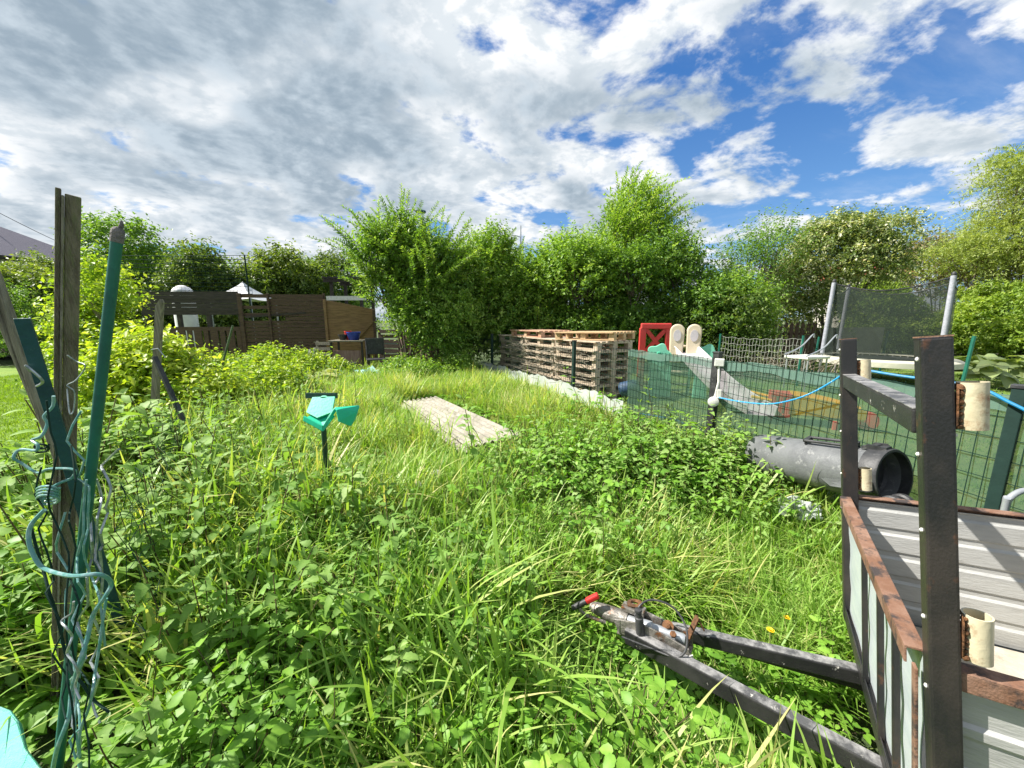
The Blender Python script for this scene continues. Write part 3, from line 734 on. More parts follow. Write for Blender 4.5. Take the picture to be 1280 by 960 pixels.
def t_grass(seed, n=14, width=0.014, bend=0.7, seg=5, spread=0.1, lie=0.0):
    g = np.random.default_rng(seed); VV, LL, SS, TT = [], [], [], []; k = 0
    for i in range(n):
        az = g.uniform(0, 2 * math.pi); h = g.uniform(0.45, 1.0); b = g.uniform(0.1, 1.0) * bend; w = width * g.uniform(0.7, 1.3)
        o = g.normal(0, spread, 2); t = np.linspace(0, 1, seg + 1)
        rad = b * h * t ** 2 * 0.8 + lie * h * t; zz = h * (t - 0.42 * b * t ** 2.6)
        side = np.array([-math.sin(az), math.cos(az), 0]) * w
        wt = np.minimum(1, 4 * (1 - t) + 0.02) * (0.7 + 0.3 * np.sin(np.pi * t))
        c = np.stack([o[0] + math.cos(az) * rad, o[1] + math.sin(az) * rad, zz], 1)
        V = np.concatenate([c - side * wt[:, None], c + side * wt[:, None]]); m = seg + 1
        L = []
        for j in range(seg): L += [j + k, j + m + k, j + 1 + m + k, j + 1 + k]
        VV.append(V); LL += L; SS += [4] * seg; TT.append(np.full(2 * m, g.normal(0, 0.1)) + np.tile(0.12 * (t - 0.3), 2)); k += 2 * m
    return np.concatenate(VV), np.array(LL), np.array(SS), np.concatenate(TT)

def scatter(acc, t, x, y, z, h, wide, tint, g, lean=0.12):
    V, L, S, T = t; n = len(x)
    if n == 0: return
    a = g.uniform(0, 2 * math.pi, n); c, s_ = np.cos(a)[:, None], np.sin(a)[:, None]
    lx, ly = g.normal(0, lean, (n, 1)), g.normal(0, lean, (n, 1))
    vx, vy, vz = V[None, :, 0], V[None, :, 1], V[None, :, 2]
    X = (vx * c - vy * s_) * wide[:, None] + lx * vz * h[:, None]; Y = (vx * s_ + vy * c) * wide[:, None] + ly * vz * h[:, None]; Z = vz * h[:, None]
    W = np.stack([X + x[:, None], Y + y[:, None], Z + z[:, None]], -1).reshape(-1, 3)
    k = len(V); LL = (L[None, :] + (np.arange(n) * k)[:, None]).ravel()
    TT = np.clip(T[None, :] + tint[:, None], 0, 1).ravel()
    acc.add(W, LL, np.tile(S, n), TT)

def blob(px, py, spec, base):
    wsum = np.full(px.shape, base[0]); hsum = np.full(px.shape, base[0] * base[1]); tsum = np.full(px.shape, base[0] * base[2])
    for (cx, cy, rx, ry, w, h, t) in spec:
        k = w * np.exp(-((px - cx) / rx) ** 2 - ((py - cy) / ry) ** 2)
        wsum += k; hsum += k * h; tsum += k * t
    return wsum, hsum / wsum, tsum / wsum

def inside_quad(x, y, m0=-0.1):
    Q = [G(504, 503, .33), G(545, 497, .33), G(651, 545, .29), G(585, 562, .29)]; m = np.ones(np.shape(x), bool); sg = None
    for a, b in zip(Q, Q[1:] + Q[:1]):
        c = (b.x - a.x) * (y - a.y) - (b.y - a.y) * (x - a.x)
        if sg is None: sg = np.sign((b.x - a.x) * (Q[2].y - a.y) - (b.y - a.y) * (Q[2].x - a.x))
        m &= c * sg / math.hypot(b.x - a.x, b.y - a.y) > m0
    return m

def make_weeds():
    g = np.random.default_rng(5)
    N = 30000
    y = g.uniform(0.25, 11.5, N); x = g.uniform(-1, 1, N) * 12
    dens = np.minimum(1.0, (2.6 / np.maximum(y, 0.3)) ** 0.75)
    # more samples near the camera, where each plant shows
    N2 = 5600; y = np.concatenate((y, g.uniform(0.3, 3.2, N2))); x = np.concatenate((x, g.uniform(-3.4, 2.4, N2))); dens = np.concatenate((dens, np.ones(N2)))
    N3 = 13000; y = np.concatenate((y, g.uniform(2.0, 8.0, N3))); x = np.concatenate((x, g.uniform(-5.0, 3.0, N3))); dens = np.concatenate((dens, np.ones(N3) * 0.9))
    k = (g.random(len(x)) < dens) & (in_plot(x, y) > 0.06) & (right_of_left(x, y) > np.where(y < 2.8, -1.15, -0.3)) & (np.abs(x) < 1.75 * y + 0.8)
    x, y = x[k], y[k]
    # clear of the trailer body, thin and low round its drawbar
    lx = TRI @ Vector((0, 0, 0)); A = np.array(TRI)
    loc = np.stack([x, y, np.full_like(x, 0.3), np.ones_like(x)], 0); lc = A @ loc
    body = (np.abs(lc[0]) < 0.60) & (lc[1] < 0.05)
    draw = (np.abs(lc[0]) < 0.36) & (lc[1] > -0.1) & (lc[1] < 1.05)
    px, py = proj(x, y, ground_z(x, y) + 0.12)
    camr = np.hypot(x, y)
    postc = np.hypot(x + 1.02, y - 0.86)
    plank = inside_quad(x, y) & (g.random(len(x)) < 0.965)
    seatc = (np.abs(px - 405) < 55) & (py > 700) & (py < 780)
    track = (np.exp(-((px - 470) / 60) ** 2 - ((py - 590) / 26) ** 2) > g.random(len(x)) * 0.9)
    drumc = (px > 930) & (px < 1130) & (py > 590) & (py < 690) & (in_plot(x, y) < 0.55)
    bd = P(5, 940, 1.22); boardc = np.hypot(x - bd.x, y - bd.y) < 0.5; toboard = (px < 90) & (py > 860) & (y < 1.25) & (x < -0.75)
    k = ~boardc & ~toboard & ~body & ~(draw & (g.random(len(x)) < 0.5)) & (camr > 0.62) & ~(plank) & ~track & ~(drumc & (g.random(len(x)) < 0.6))
    x, y, px, py, draw = x[k], y[k], px[k], py[k], draw[k]; z = ground_z(x, y) - 0.015
    el_w, el_h, el_t = blob(px, py, [(150, 930, 260, 150, 4.0, .36, .48), (670, 900, 120, 150, 3.4, .34, .52), (330, 860, 140, 100, 2.2, .36, .5), (900, 930, 200, 120, 1.8, .22, .55), (430, 690, 110, 60, 1.0, .32, .62),
        (800, 590, 170, 45, 1.5, .38, .56), (560, 590, 110, 50, .4, .24, .58), (220, 760, 160, 90, .6, .40, .5), (330, 560, 120, 50, .5, .30, .7)], (0.06, .22, .52))
    ne_w, ne_h, ne_t = blob(px, py, [(170, 650, 150, 110, 2.4, .64, .52), (330, 800, 180, 130, 2.3, .46, .48), (60, 860, 200, 200, 1.2, .48, .46), (810, 585, 150, 42, 1.6, .46, .62), (955, 610, 75, 50, 1.8, .40, .66),
        (560, 830, 170, 120, .25, .40, .5), (700, 640, 160, 40, .35, .34, .66), (250, 560, 130, 60, .8, .46, .66)], (0.03, .34, .55))
    tg_w, tg_h, tg_t = blob(px, py, [(310, 640, 130, 100, 4.0, .58, .6), (535, 860, 110, 230, 5.0, .50, .52), (260, 740, 140, 110, 2.2, .6, .62), (560, 660, 120, 60, 3.6, .36, .55), (700, 545, 180, 40, 3.0, .36, .66),
        (990, 720, 120, 85, 5.5, .30, .54), (470, 535, 120, 45, 3.6, .34, .66), (430, 490, 200, 25, 3.0, .3, .72), (660, 500, 130, 30, 3.2, .34, .74), (780, 530, 90, 25, 1.8, .3, .72), (120, 560, 130, 80, 2.6, .5, .7), (400, 840, 100, 120, 2.4, .45, .6), (150, 700, 120, 90, 1.8, .6, .68)], (1.0, .34, .6))
    fg_w, fg_h, fg_t = blob(px, py, [(750, 700, 150, 50, 4.5, .25, .72), (900, 780, 190, 65, 4.8, .24, .66), (640, 560, 130, 45, 2.8, .22, .82), (520, 610, 90, 40, 2.2, .16, .84), (620, 720, 130, 55, 2.8, .24, .72), (460, 510, 160, 30, 2.2, .2, .78), (400, 640, 120, 60, 1.5, .26, .74)], (0.8, .24, .68))
    W = np.stack([el_w, ne_w, tg_w, fg_w]); C = np.cumsum(W / W.sum(0), 0); sel = (g.random(len(x))[None, :] > C).sum(0)
    patch = np.array([mnoise.noise(Vector((a * 1.4, b * 1.4, 3.3))) for a, b in zip(x, y)])
    hj = np.exp(g.normal(0, 0.2, len(x))) * (1 + 0.35 * patch)
    tj = g.normal(0, 0.11, len(x)) + 0.16 * patch
    tj = tj + np.where((sel >= 2) & (g.random(len(x)) < 0.055), 0.4, 0.0)      # a few dead straw tufts
    cap = np.where(draw | ((px > 655) & (px < 905) & (py > 745) & (py < 925)), 0.14, np.where(inside_quad(x, y, -0.28), 0.13, np.where((in_plot(x, y) < 0.55) & (px < 820) & (px > 560), 0.17, 9.0)))
    near = y < 3.4
    acc_w, acc_n, acc_g = Acc(), Acc(), Acc()
    EL = [t_elder(i) for i in range(8)]; ELf = [t_elder(20 + i, 12, LEAF_LO, 0.14) for i in range(5)]
    NE = [t_nettle(i) for i in range(8)]; NEf = [t_nettle(20 + i, 8, LEAF_LO) for i in range(5)]
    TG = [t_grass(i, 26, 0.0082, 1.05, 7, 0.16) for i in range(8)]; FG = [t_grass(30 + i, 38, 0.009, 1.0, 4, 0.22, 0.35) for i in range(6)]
    var = g.integers(0, 1000, len(x))
    for s_, h, t, hi, lo, acc, wide in ((0, el_h, el_t + .05, EL, ELf, acc_w, 1.0), (1, ne_h, ne_t + .1, NE, NEf, acc_n, 0.85), (2, tg_h, tg_t + .04, TG, TG, acc_g, .95), (3, fg_h, fg_t - .08, FG, FG, acc_g, 1.15)):
        for lod, T in ((True, hi), (False, lo)):
            for i in range(len(T)):
                m = (sel == s_) & (near == lod) & (var % len(T) == i)
                hh = np.minimum(h[m] * hj[m] * (1.12 if s_ >= 2 else 1.0), cap[m])
                wd = (hh if s_ != 0 else np.maximum(hh, 0.26)) * wide
                scatter(acc, T[i], x[m], y[m], z[m], hh, wd, (t + tj)[m], g, 0.16 if s_ < 2 else 0.2)
    # undergrowth: a low leafy layer so that little bare earth shows
    n = 4500; ux = g.uniform(-6.5, 3.2, n); uy = g.uniform(0.3, 8.5, n)
    A2 = A @ np.stack([ux, uy, np.full(n, .3), np.ones(n)], 0)
    k = (in_plot(ux, uy) > 0.05) & (right_of_left(ux, uy) > np.where(uy < 2.8, -0.9, -0.25)) & ~((np.abs(A2[0]) < .6) & (A2[1] < .05)) & (np.abs(ux) < 1.75 * uy + .8) & (np.hypot(ux, uy) > 0.45)
    upx, upy = proj(ux, uy, ground_z(ux, uy) + 0.05)
    k &= ~(np.exp(-((upx - 470) / 60) ** 2 - ((upy - 590) / 26) ** 2) > g.random(n)) & ~inside_quad(ux, uy)
    ux, uy = ux[k], uy[k]; uz = ground_z(ux, uy) - 0.01; vv = g.integers(0, 5, len(ux))
    UE = [t_elder(60 + i, 7, LEAF_MID, 0.36) for i in range(5)]
    for i in range(5):
        m = vv == i; h = g.uniform(0.07, 0.15, m.sum()); scatter(acc_w, UE[i], ux[m], uy[m], uz[m], h, h * 1.4, g.normal(0.5, 0.13, m.sum()), g)
    for acc, nm, mt, lb in ((acc_w, 'ground_elder', 'weed', 'low broad leaved ground elder spread through the plot'), (acc_n, 'nettles', 'nettle', 'stinging nettles growing thick across the plot'), (acc_g, 'grass', 'grass', 'long rough grass across the overgrown plot')):
        o = acc.build(nm, ML[mt], smooth=False); tag(o, lb, kind='stuff', cat=nm.replace('_', ' '))
    print('weeds', sum(len(a) for a in acc_w.S), sum(len(a) for a in acc_n.S), sum(len(a) for a in acc_g.S))
    # mown turf blades
    acc = Acc(); n = 16000; xx = g.uniform(1.0, 15, n); yy = g.uniform(1.2, 12, n)
    k = (in_plot(xx, yy) < -0.06) & (xx < 1.6 * yy + .5); xx, yy = xx[k], yy[k]
    TT = [t_grass(80 + i, 12, 0.05, 0.9, 2, 0.8) for i in range(4)]; vv = g.integers(0, 4, len(xx))
    for i in range(4):
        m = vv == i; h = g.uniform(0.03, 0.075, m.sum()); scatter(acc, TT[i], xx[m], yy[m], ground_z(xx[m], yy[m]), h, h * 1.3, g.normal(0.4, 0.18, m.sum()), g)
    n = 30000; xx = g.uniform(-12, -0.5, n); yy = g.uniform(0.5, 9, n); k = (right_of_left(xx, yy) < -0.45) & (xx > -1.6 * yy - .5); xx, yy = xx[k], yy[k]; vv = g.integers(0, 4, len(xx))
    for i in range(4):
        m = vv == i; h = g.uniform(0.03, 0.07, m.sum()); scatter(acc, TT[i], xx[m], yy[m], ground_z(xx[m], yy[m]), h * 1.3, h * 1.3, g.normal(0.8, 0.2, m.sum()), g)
    tag(acc.build('turf', ML['turf']), 'short mown turf on the lawns either side', 'grass', kind='stuff')
if TREES: make_weeds()

# ================================================================== materials of the built things
GREYWOOD = pm('weathered_wood', (0.26, 0.235, 0.18), (0.13, 0.115, 0.085), scale=10, rough=0.85, bump=0.6, bscale=30, stretch=(6, 6, 0.5), c3=(0.16, 0.17, 0.085), scale3=12)
POSTWOOD = pm('grooved_post_wood', (0.215, 0.185, 0.125), (0.115, 0.095, 0.065), scale=9, rough=0.85, bump=0.7, bscale=34, stretch=(7, 7, 0.4), c3=(0.15, 0.16, 0.075), scale3=10, lo3=0.5, hi3=0.65)
GREENSTEEL = pm('green_coated_steel', (0.012, 0.125, 0.085), (0.010, 0.095, 0.068), scale=12, rough=0.42, bump=0.08, c3=(0.03, 0.19, 0.14), scale3=40, lo3=0.6, hi3=0.75)
TEALSTEEL = pm('dark_teal_steel', (0.012, 0.065, 0.075), (0.010, 0.045, 0.055), scale=10, rough=0.55, bump=0.2, c3=(0.06, 0.12, 0.12), scale3=25)
GREENWIRE = pm('green_coated_wire', (0.09, 0.26, 0.23), (0.30, 0.42, 0.43), scale=30, rough=0.33, bump=0.1, lo=0.45, hi=0.7, spec=0.6)
BAREWIRE = pm('bare_wire', (0.42, 0.45, 0.46), (0.2, 0.24, 0.23), scale=40, rough=0.35, metal=0.6, bump=0.0)
DARKWIRE = pm('dark_green_wire', (0.010, 0.03, 0.022), (0.014, 0.038, 0.027), scale=30, rough=0.85, bump=0.0, spec=0.15)
TURQ = pm('turquoise_plastic', (0.012, 0.47, 0.27), (0.016, 0.42, 0.245), scale=7, rough=0.42, bump=0.05, c3=(0.05, 0.26, 0.17), scale3=18, lo3=0.55, hi3=0.75)
PALETURQ = pm('pale_turquoise_plastic', (0.13, 0.54, 0.41), (0.18, 0.5, 0.39), scale=20, rough=0.6, bump=0.35, bscale=220)
BLACKPLASTIC = pm('black_plastic', (0.022, 0.023, 0.025), (0.05, 0.05, 0.052), scale=9, rough=0.5, bump=0.1, c3=(0.11, 0.11, 0.105), scale3=16, lo3=0.58, hi3=0.72)
DRUMPLASTIC = pm('scuffed_grey_plastic', (0.14, 0.145, 0.148), (0.09, 0.094, 0.098), scale=5, rough=0.38, bump=0.12, c3=(0.34, 0.34, 0.33), scale3=14, lo3=0.58, hi3=0.75, stretch=(1, 1, 1))
DARKTIMBER = pm('dark_stained_boards', (0.062, 0.05, 0.042), (0.032, 0.027, 0.024), scale=7, rough=0.8, bump=0.5, stretch=(0.6, 1, 7), c3=(0.085, 0.07, 0.055), scale3=9)
BROWNTIMBER = pm('brown_stained_boards', (0.115, 0.072, 0.047), (0.065, 0.043, 0.03), scale=7, rough=0.8, bump=0.5, stretch=(0.6, 1, 7), c3=(0.14, 0.10, 0.07), scale3=9)
TANTIMBER = pm('tan_boards', (0.30, 0.185, 0.09), (0.18, 0.11, 0.055), scale=7, rough=0.8, bump=0.5, stretch=(0.6, 1, 7))
PALLETWOOD = [pm('grey_pallet_wood', (0.57, 0.475, 0.36), (0.41, 0.33, 0.24), scale=8, rough=0.85, bump=0.5, stretch=(1, 4, 6), c3=(0.24, 0.2, 0.155), scale3=14, lo3=0.57, hi3=0.7),
              pm('fresh_pallet_wood', (0.58, 0.40, 0.22), (0.46, 0.31, 0.17), scale=8, rough=0.8, bump=0.4, stretch=(1, 4, 6)),
              pm('reddish_pallet_wood', (0.45, 0.24, 0.16), (0.50, 0.34, 0.22), scale=3, rough=0.8, bump=0.4, stretch=(1, 4, 2))]
WHITEPLASTIC = pm('white_plastic', (0.72, 0.71, 0.66), (0.60, 0.59, 0.54), scale=12, rough=0.45, bump=0.06)
RUST = (0.23, 0.075, 0.022)
BLACKRUST = pm('black_paint_over_rust', (0.015, 0.015, 0.016), (0.035, 0.029, 0.026), scale=7, rough=0.4, bump=0.10, bscale=260, c3=(0.12, 0.05, 0.024), scale3=22, lo3=0.60, hi3=0.78, stretch=(1, 1, 0.6), spec=0.5)
RUSTY = pm('rusty_angle_iron', (0.17, 0.085, 0.05), (0.25, 0.15, 0.105), scale=11, rough=0.75, bump=0.2, bscale=200, c3=(0.045, 0.035, 0.032), scale3=13, lo3=0.5, hi3=0.6)
WORNBLACK = pm('worn_black_paint', (0.018, 0.018, 0.019), (0.035, 0.034, 0.034), scale=7, rough=0.4, bump=0.12, bscale=200, c3=(0.50, 0.48, 0.44), scale3=22, lo3=0.63, hi3=0.68)
LITWORNTOP = pm('sunlit_worn_black_paint', (0.07, 0.07, 0.072), (0.26, 0.255, 0.25), scale=18, rough=0.5, bump=0.2, bscale=160, stretch=(1, 1, 1), c3=(0.5, 0.48, 0.44), scale3=25, lo3=0.62, hi3=0.68)  # paler base paints sunlight on upper faces; the pale chips are wear
ZINC = pm('galvanised_sheet', (0.60, 0.65, 0.66), (0.48, 0.54, 0.56), scale=3, rough=0.42, metal=0.25, bump=0.12, stretch=(1, 1, 5), c3=(0.62, 0.65, 0.62), scale3=8)
ALU = pm('dull_aluminium', (0.46, 0.46, 0.44), (0.36, 0.36, 0.345), scale=4, rough=0.5, metal=0.3, bump=0.15, c3=(0.24, 0.22, 0.19), scale3=7, lo3=0.58, hi3=0.75, stretch=(0.6, 0.6, 3))
CREAMTUBE = pm('cream_tube', (0.54, 0.48, 0.33), (0.44, 0.38, 0.25), scale=9, rough=0.45, bump=0.1, c3=(0.22, 0.09, 0.03), scale3=12, lo3=0.56, hi3=0.68)
WELD = pm('rusty_weld', (0.16, 0.07, 0.025), (0.07, 0.035, 0.018), scale=30, rough=0.8, bump=0.6)
PLYWOOD = pm('dirty_ply_floor', (0.42, 0.39, 0.32), (0.32, 0.28, 0.22), scale=4, rough=0.7, bump=0.2, c3=(0.22, 0.17, 0.12), scale3=9, lo3=0.6, hi3=0.75)
CASTIRON = pm('cast_coupling_metal', (0.30, 0.28, 0.25), (0.15, 0.135, 0.12), scale=14, rough=0.5, metal=0.6, bump=0.4, c3=(0.20, 0.085, 0.03), scale3=14, lo3=0.55, hi3=0.65)
REDPLASTIC = pm('red_plastic', (0.62, 0.03, 0.03), (0.55, 0.04, 0.035), scale=8, rough=0.4, bump=0.05)
TOYRED = pm('faded_red_plastic', (0.66, 0.05, 0.045), (0.6, 0.07, 0.06), scale=5, rough=0.5, bump=0.05)
TOYYELLOW = pm('yellow_plastic', (0.9, 0.52, 0.015), (0.82, 0.46, 0.015), scale=5, rough=0.5, bump=0.05)
MINT = pm('mint_plastic', (0.22, 0.62, 0.44), (0.18, 0.55, 0.40), scale=5, rough=0.45, bump=0.05)
CREAM = pm('cream_plastic', (0.72, 0.62, 0.45), (0.64, 0.54, 0.38), scale=5, rough=0.5, bump=0.05)
LILAC = pm('pale_lilac_plastic', (0.62, 0.57, 0.58), (0.54, 0.50, 0.52), scale=5, rough=0.45, bump=0.05)
FIBRECEMENT = pm('fibre_cement', (0.34, 0.31, 0.26), (0.23, 0.21, 0.17), scale=7, rough=0.9, bump=0.35, bscale=50, c3=(0.13, 0.135, 0.07), scale3=9, lo3=0.54, hi3=0.7)
TERRACOTTA = pm('terracotta', (0.48, 0.20, 0.09), (0.34, 0.14, 0.07), scale=10, rough=0.85, bump=0.4, c3=(0.5, 0.36, 0.25), scale3=20)
STEELGREY = pm('grey_galvanised_tube', (0.42, 0.44, 0.46), (0.34, 0.36, 0.38), scale=10, rough=0.4, metal=0.5, bump=0.05)
FOAM = pm('grey_foam_sleeve', (0.36, 0.37, 0.42), (0.28, 0.29, 0.33), scale=20, rough=0.8, bump=0.3)
BLUECORD = pm('blue_cord', (0.02, 0.30, 0.62), (0.55, 0.68, 0.75), scale=60, rough=0.6, bump=0.2, lo=0.55, hi=0.7)
BLUEHOSE = pm('blue_hose', (0.01, 0.20, 0.42), (0.03, 0.17, 0.33), scale=10, rough=0.35, bump=0.05)
NETGREEN = netmat('green_shade_net', (0.085, 0.15, 0.105), 0.74, 0.10)
NETPALE = netmat('doubled_net_hem', (0.20, 0.33, 0.27), 0.70, 0.10)
NETDARK = netmat('dark_trampoline_net', (0.05, 0.065, 0.055), 0.52, 0.05)
WHITESHEET = netmat('milky_plastic_sheet', (0.60, 0.64, 0.60), 0.86, 0.14)
SLATE = pm('slate_roof', (0.17, 0.155, 0.19), (0.11, 0.10, 0.125), scale=16, rough=0.7, bump=0.5, stretch=(1, 1, 4))
RENDERWALL = pm('pale_render', (0.5, 0.47, 0.4), (0.42, 0.39, 0.33), scale=4, rough=0.9)
CANVAS = pm('white_canvas', (0.80, 0.80, 0.80), (0.72, 0.72, 0.72), scale=5, rough=0.85, bump=0.1)
BLUEPLASTIC = pm('blue_plastic', (0.02, 0.05, 0.33), (0.02, 0.04, 0.25), scale=5, rough=0.4)
SKYBLUESHEET = pm('pale_blue_sheet', (0.20, 0.45, 0.58), (0.34, 0.55, 0.64), scale=6, rough=0.5, bump=0.3)
RUSTSHEET = pm('pinkish_rusted_sheet', (0.30, 0.20, 0.175), (0.22, 0.13, 0.11), scale=6, rough=0.75, metal=0.1, bump=0.2, stretch=(4, 4, 0.6), c3=(0.38, 0.30, 0.27), scale3=10)

def gz(p): return float(ground_z(p[0], p[1]))
def to_ground(p, q, sink=0.08):
    """point where the line p->q enters the ground"""
    p, q = Vector(p), Vector(q); d = q - p
    for i in range(400):
        r = p + d * (i * 0.02)
        if r.z < gz(r) - sink: return r
    return q

# ================================================================== left foreground: posts and wires
def make_left():
    # grooved grey post
    t, m = P(85, 243, 1.22), P(81, 560, 1.36); b = to_ground(t, m)
    r = thing('wooden_post', 'tall grooved grey wooden post standing at the lawn edge', 'post', b)
    ax = (t - b); L = ax.length; ax.normalize(); view = Vector((t.x, t.y, 0)).normalized(); rt = view.cross(Vector((0, 0, 1))).normalized()
    rt = (rt - ax * rt.dot(ax)).normalized(); fw = ax.cross(rt)
    rot = Matrix((rt, fw, ax)).transposed().to_4x4()
    mb = MB(rot)
    mb.box((0.011, 0.0, L / 2), (0.036, 0.04, L)); o = mb.build('board', POSTWOOD, r, bevel=0.004)
    mb = MB(rot); mb.box((-0.0205, 0.003, L / 2 + 0.006), (0.013, 0.036, L + 0.012)); mb.build('edge_batten', POSTWOOD, r, bevel=0.003)
    mb = MB(rot); mb.box((-0.0105, 0.008 if fw.dot(view) < 0 else -0.008, L / 2 - 0.008), (0.006, 0.046, L)); mb.build('spacer_strip', GREYWOOD, r, bevel=0.002)
    # teal angle iron leaning over
    t, q = P(27, 398, 1.16), P(92, 600, 1.36); b = to_ground(t, q); d = (b - t)
    r = thing('angle_iron_post', 'dark teal angle iron post leaning against the grooved wooden post', 'post', b)
    mb = MB(); mb.beam(t - b, Vector((0, 0, 0)), 0.033, 0.006, up=view); s_ = d.cross(view).normalized() * 0.0145
    mb.beam(t - b + s_ + view * 0.016, s_ + view * 0.016, 0.005, 0.032, up=view); mb.build('angle_bar', TEALSTEEL, r, bevel=0.002)
    mb = MB(); k = (t - b) * 0.9
    mb.tube(smooth_line([k + Vector((0.0, -0.02, 0.0)), k + Vector((0.03, -0.05, 0.02)), k + Vector((0.045, -0.03, -0.03)), k + Vector((0.01, -0.02, -0.05))], 4), 0.004, 6); mb.build('wire_tie', BAREWIRE, r)
    # leaning grey timber pieces at the photograph's edge
    for (x0, y0, x1, y1, w, lb) in ((-22, 300, 38, 470, 0.032, 'thicker grey timber leaning left of the teal angle iron'), (-20, 352, 30, 472, 0.018, 'thin split grey timber beneath the thicker leaning one')):
        t, q = P(x0, y0, 1.55), P(x1, y1, 1.66); b = to_ground(t, q)
        r = MB().beam(t - b, (0, 0, 0), w, w * 0.8).build('timber_rail', GREYWOOD, bevel=0.004); r.location = b; tag(r, lb, 'timber')
    # round green pole with a broken grey cap
    t, q = P(147, 292, 1.0), P(76, 930, 1.17); b = to_ground(t, q)
    r = thing('fence_pole', 'green round metal fence pole leaning, with a broken grey cap', 'pole', b)
    MB().tube([(0, 0, 0), (t - b) * 0.5, t - b], 0.0125, 18).build('tube', GREENSTEEL, r, smooth=True)
    ax = (t - b).normalized(); c = t - b
    mb = MB(); mb.lathe([(0.0131, -0.024), (0.0142, -0.018), (0.0142, 0.0), (0.013, 0.010), (0.009, 0.016), (0.003, 0.018)], c, ax, 16); mb.tube([c + ax * 0.012 + Vector((0.006, 0, 0)), c + ax * 0.024 + Vector((0.008, 0, 0)), c + ax * 0.034 + Vector((0.007, 0, 0))], [0.0055, 0.005, 0.003], 8)
    mb.build('cap', pm('mouldy_grey_plastic', (0.20, 0.18, 0.17), (0.11, 0.10, 0.10), scale=60, rough=0.9, bump=0.6, bscale=150), r, smooth=True)
    # the wire left over from the old fence
    def wire(name, pts, rad, mat, label, d=1.0, jz=0.025, k=5, group=None):
        g = random.Random(len(pts) * 7 + int(pts[0][0]))
        q = []
        for i, p in enumerate(pts):
            dd = (p[2] if len(p) > 2 else d) + g.uniform(-jz, jz); q.append(P(p[0], p[1], dd))
        c = q[-1].copy(); o = MB().tube([v - c for v in smooth_line(q, k)], rad, 7).build(name, mat, smooth=True); o.location = c
        tag(o, label, 'wire', group); return o
    wire('thick_wire', [(56, 637), (39, 656), (36, 675), (43, 696), (56, 711), (90, 720, .93), (124, 718, .95), (139, 729), (131, 746), (116, 769), (109, 799), (99, 829), (90, 862), (86, 896), (71, 937), (64, 975, 1.05)], 0.0050, GREENWIRE, 'thickest pale green wire swinging in a broad S across the green pole', 0.98, 0.012)
    wire('thick_wire', [(39, 660), (47, 690), (54, 712), (62, 742), (71, 769), (81, 814), (88, 838), (104, 856), (116, 874), (136, 890)], 0.0034, DARKWIRE, 'dark green wire running straight down just left of the pole', 1.03)
    wire('thick_wire', [(133, 748), (128, 780), (124, 810), (119, 840), (116, 862), (110, 888), (101, 911), (99, 935), (103, 975, 1.06)], 0.0034, GREENWIRE, 'green wire descending on the right of the pole in a loose bend', 1.02)
    wire('tangled_wire', [(92, 752), (90, 766), (77, 776), (84, 786), (90, 795), (87, 806), (84, 817), (92, 828), (98, 842), (94, 858), (100, 874)], 0.0026, BAREWIRE, 'thin kinked bare wire in front of the pole', 0.97, 0.01)
    wire('tangled_wire', [(67, 495), (66, 508), (55, 520), (59, 530), (52, 545), (40, 550), (47, 556), (45, 563), (25, 562), (17, 572), (27, 579), (47, 591), (62, 586), (92, 587), (90, 597), (72, 605), (57, 617), (52, 628)], 0.0036, GREENWIRE, 'pale green wire bent into a big open loop left of the post', 1.02, 0.012)
    g = random.Random(3); pts = []
    for i in range(30):
        a = i * 0.95; pts.append((60 + 14 * math.cos(a), 618 + i * 0.55 - 8 + 5 * math.sin(a), 1.01 + 0.03 * math.sin(a)))
    wire('wire_coil', pts, 0.0033, GREENWIRE, 'tight green wire coil wound beside the grooved post', 1.0, 0.002, 3)
    pts = [(52 + 9 * math.cos(i * 1.0), 556 + i * 0.7 + 4 * math.sin(i), 1.05 + 0.02 * math.sin(i)) for i in range(12)]
    wire('wire_coil', pts, 0.0028, DARKWIRE, 'small dark wire coil under the teal angle iron', 1.0, 0.002, 3)
    wire('tangled_wire', [(84, 444), (96, 452), (106, 456), (104, 464), (94, 476), (84, 482), (93, 490), (92, 512), (87, 516), (84, 486)], 0.0018, BAREWIRE, 'fine bare wire hooked round the grooved post face', 1.12, 0.01)
    cols = [(64, 500, 90, 960), (100, 600, 96, 960), (110, 610, 92, 960), (84, 560, 110, 960), (72, 640, 100, 960), (126, 600, 118, 905), (44, 590, 84, 900), (92, 520, 122, 800), (140, 560, 122, 760)]
    nm = ['beside the thick S shaped wire', 'behind the green pole foot', 'crossing the pole low down', 'right below the coil', 'nearest the pole base', 'right of the pole', 'left of the coil', 'from the post to the right hand bend', 'furthest right of the tangle']
    for i, (x0, y0, x1, y1) in enumerate(cols):
        n = 13; pts = [(x0 + (x1 - x0) * j / (n - 1) + g.uniform(-11, 11), y0 + (y1 - y0) * j / (n - 1) + g.uniform(-9, 9)) for j in range(n)]
        wire('tangled_wire', pts, 0.0021 + 0.0006 * (i % 3), (DARKWIRE, GREENWIRE, BAREWIRE)[i % 3], ('dark green', 'pale green', 'bare silvery')[i % 3] + ' kinked wire strand hanging ' + nm[i], 1.05 + 0.05 * (i % 3 - 1), 0.03, k=2, group=None)
    # sagging wire netting to the stake
    A, B = Vector((-1.36, 1.17, 0)), Vector((-2.72, 2.95, 0)); mb = MB(); g = random.Random(9); n = 26
    off = [[Vector((g.uniform(-.03, .03), g.uniform(-.03, .03), g.uniform(-.025, .025))) for j in range(n + 1)] for i in range(8)]
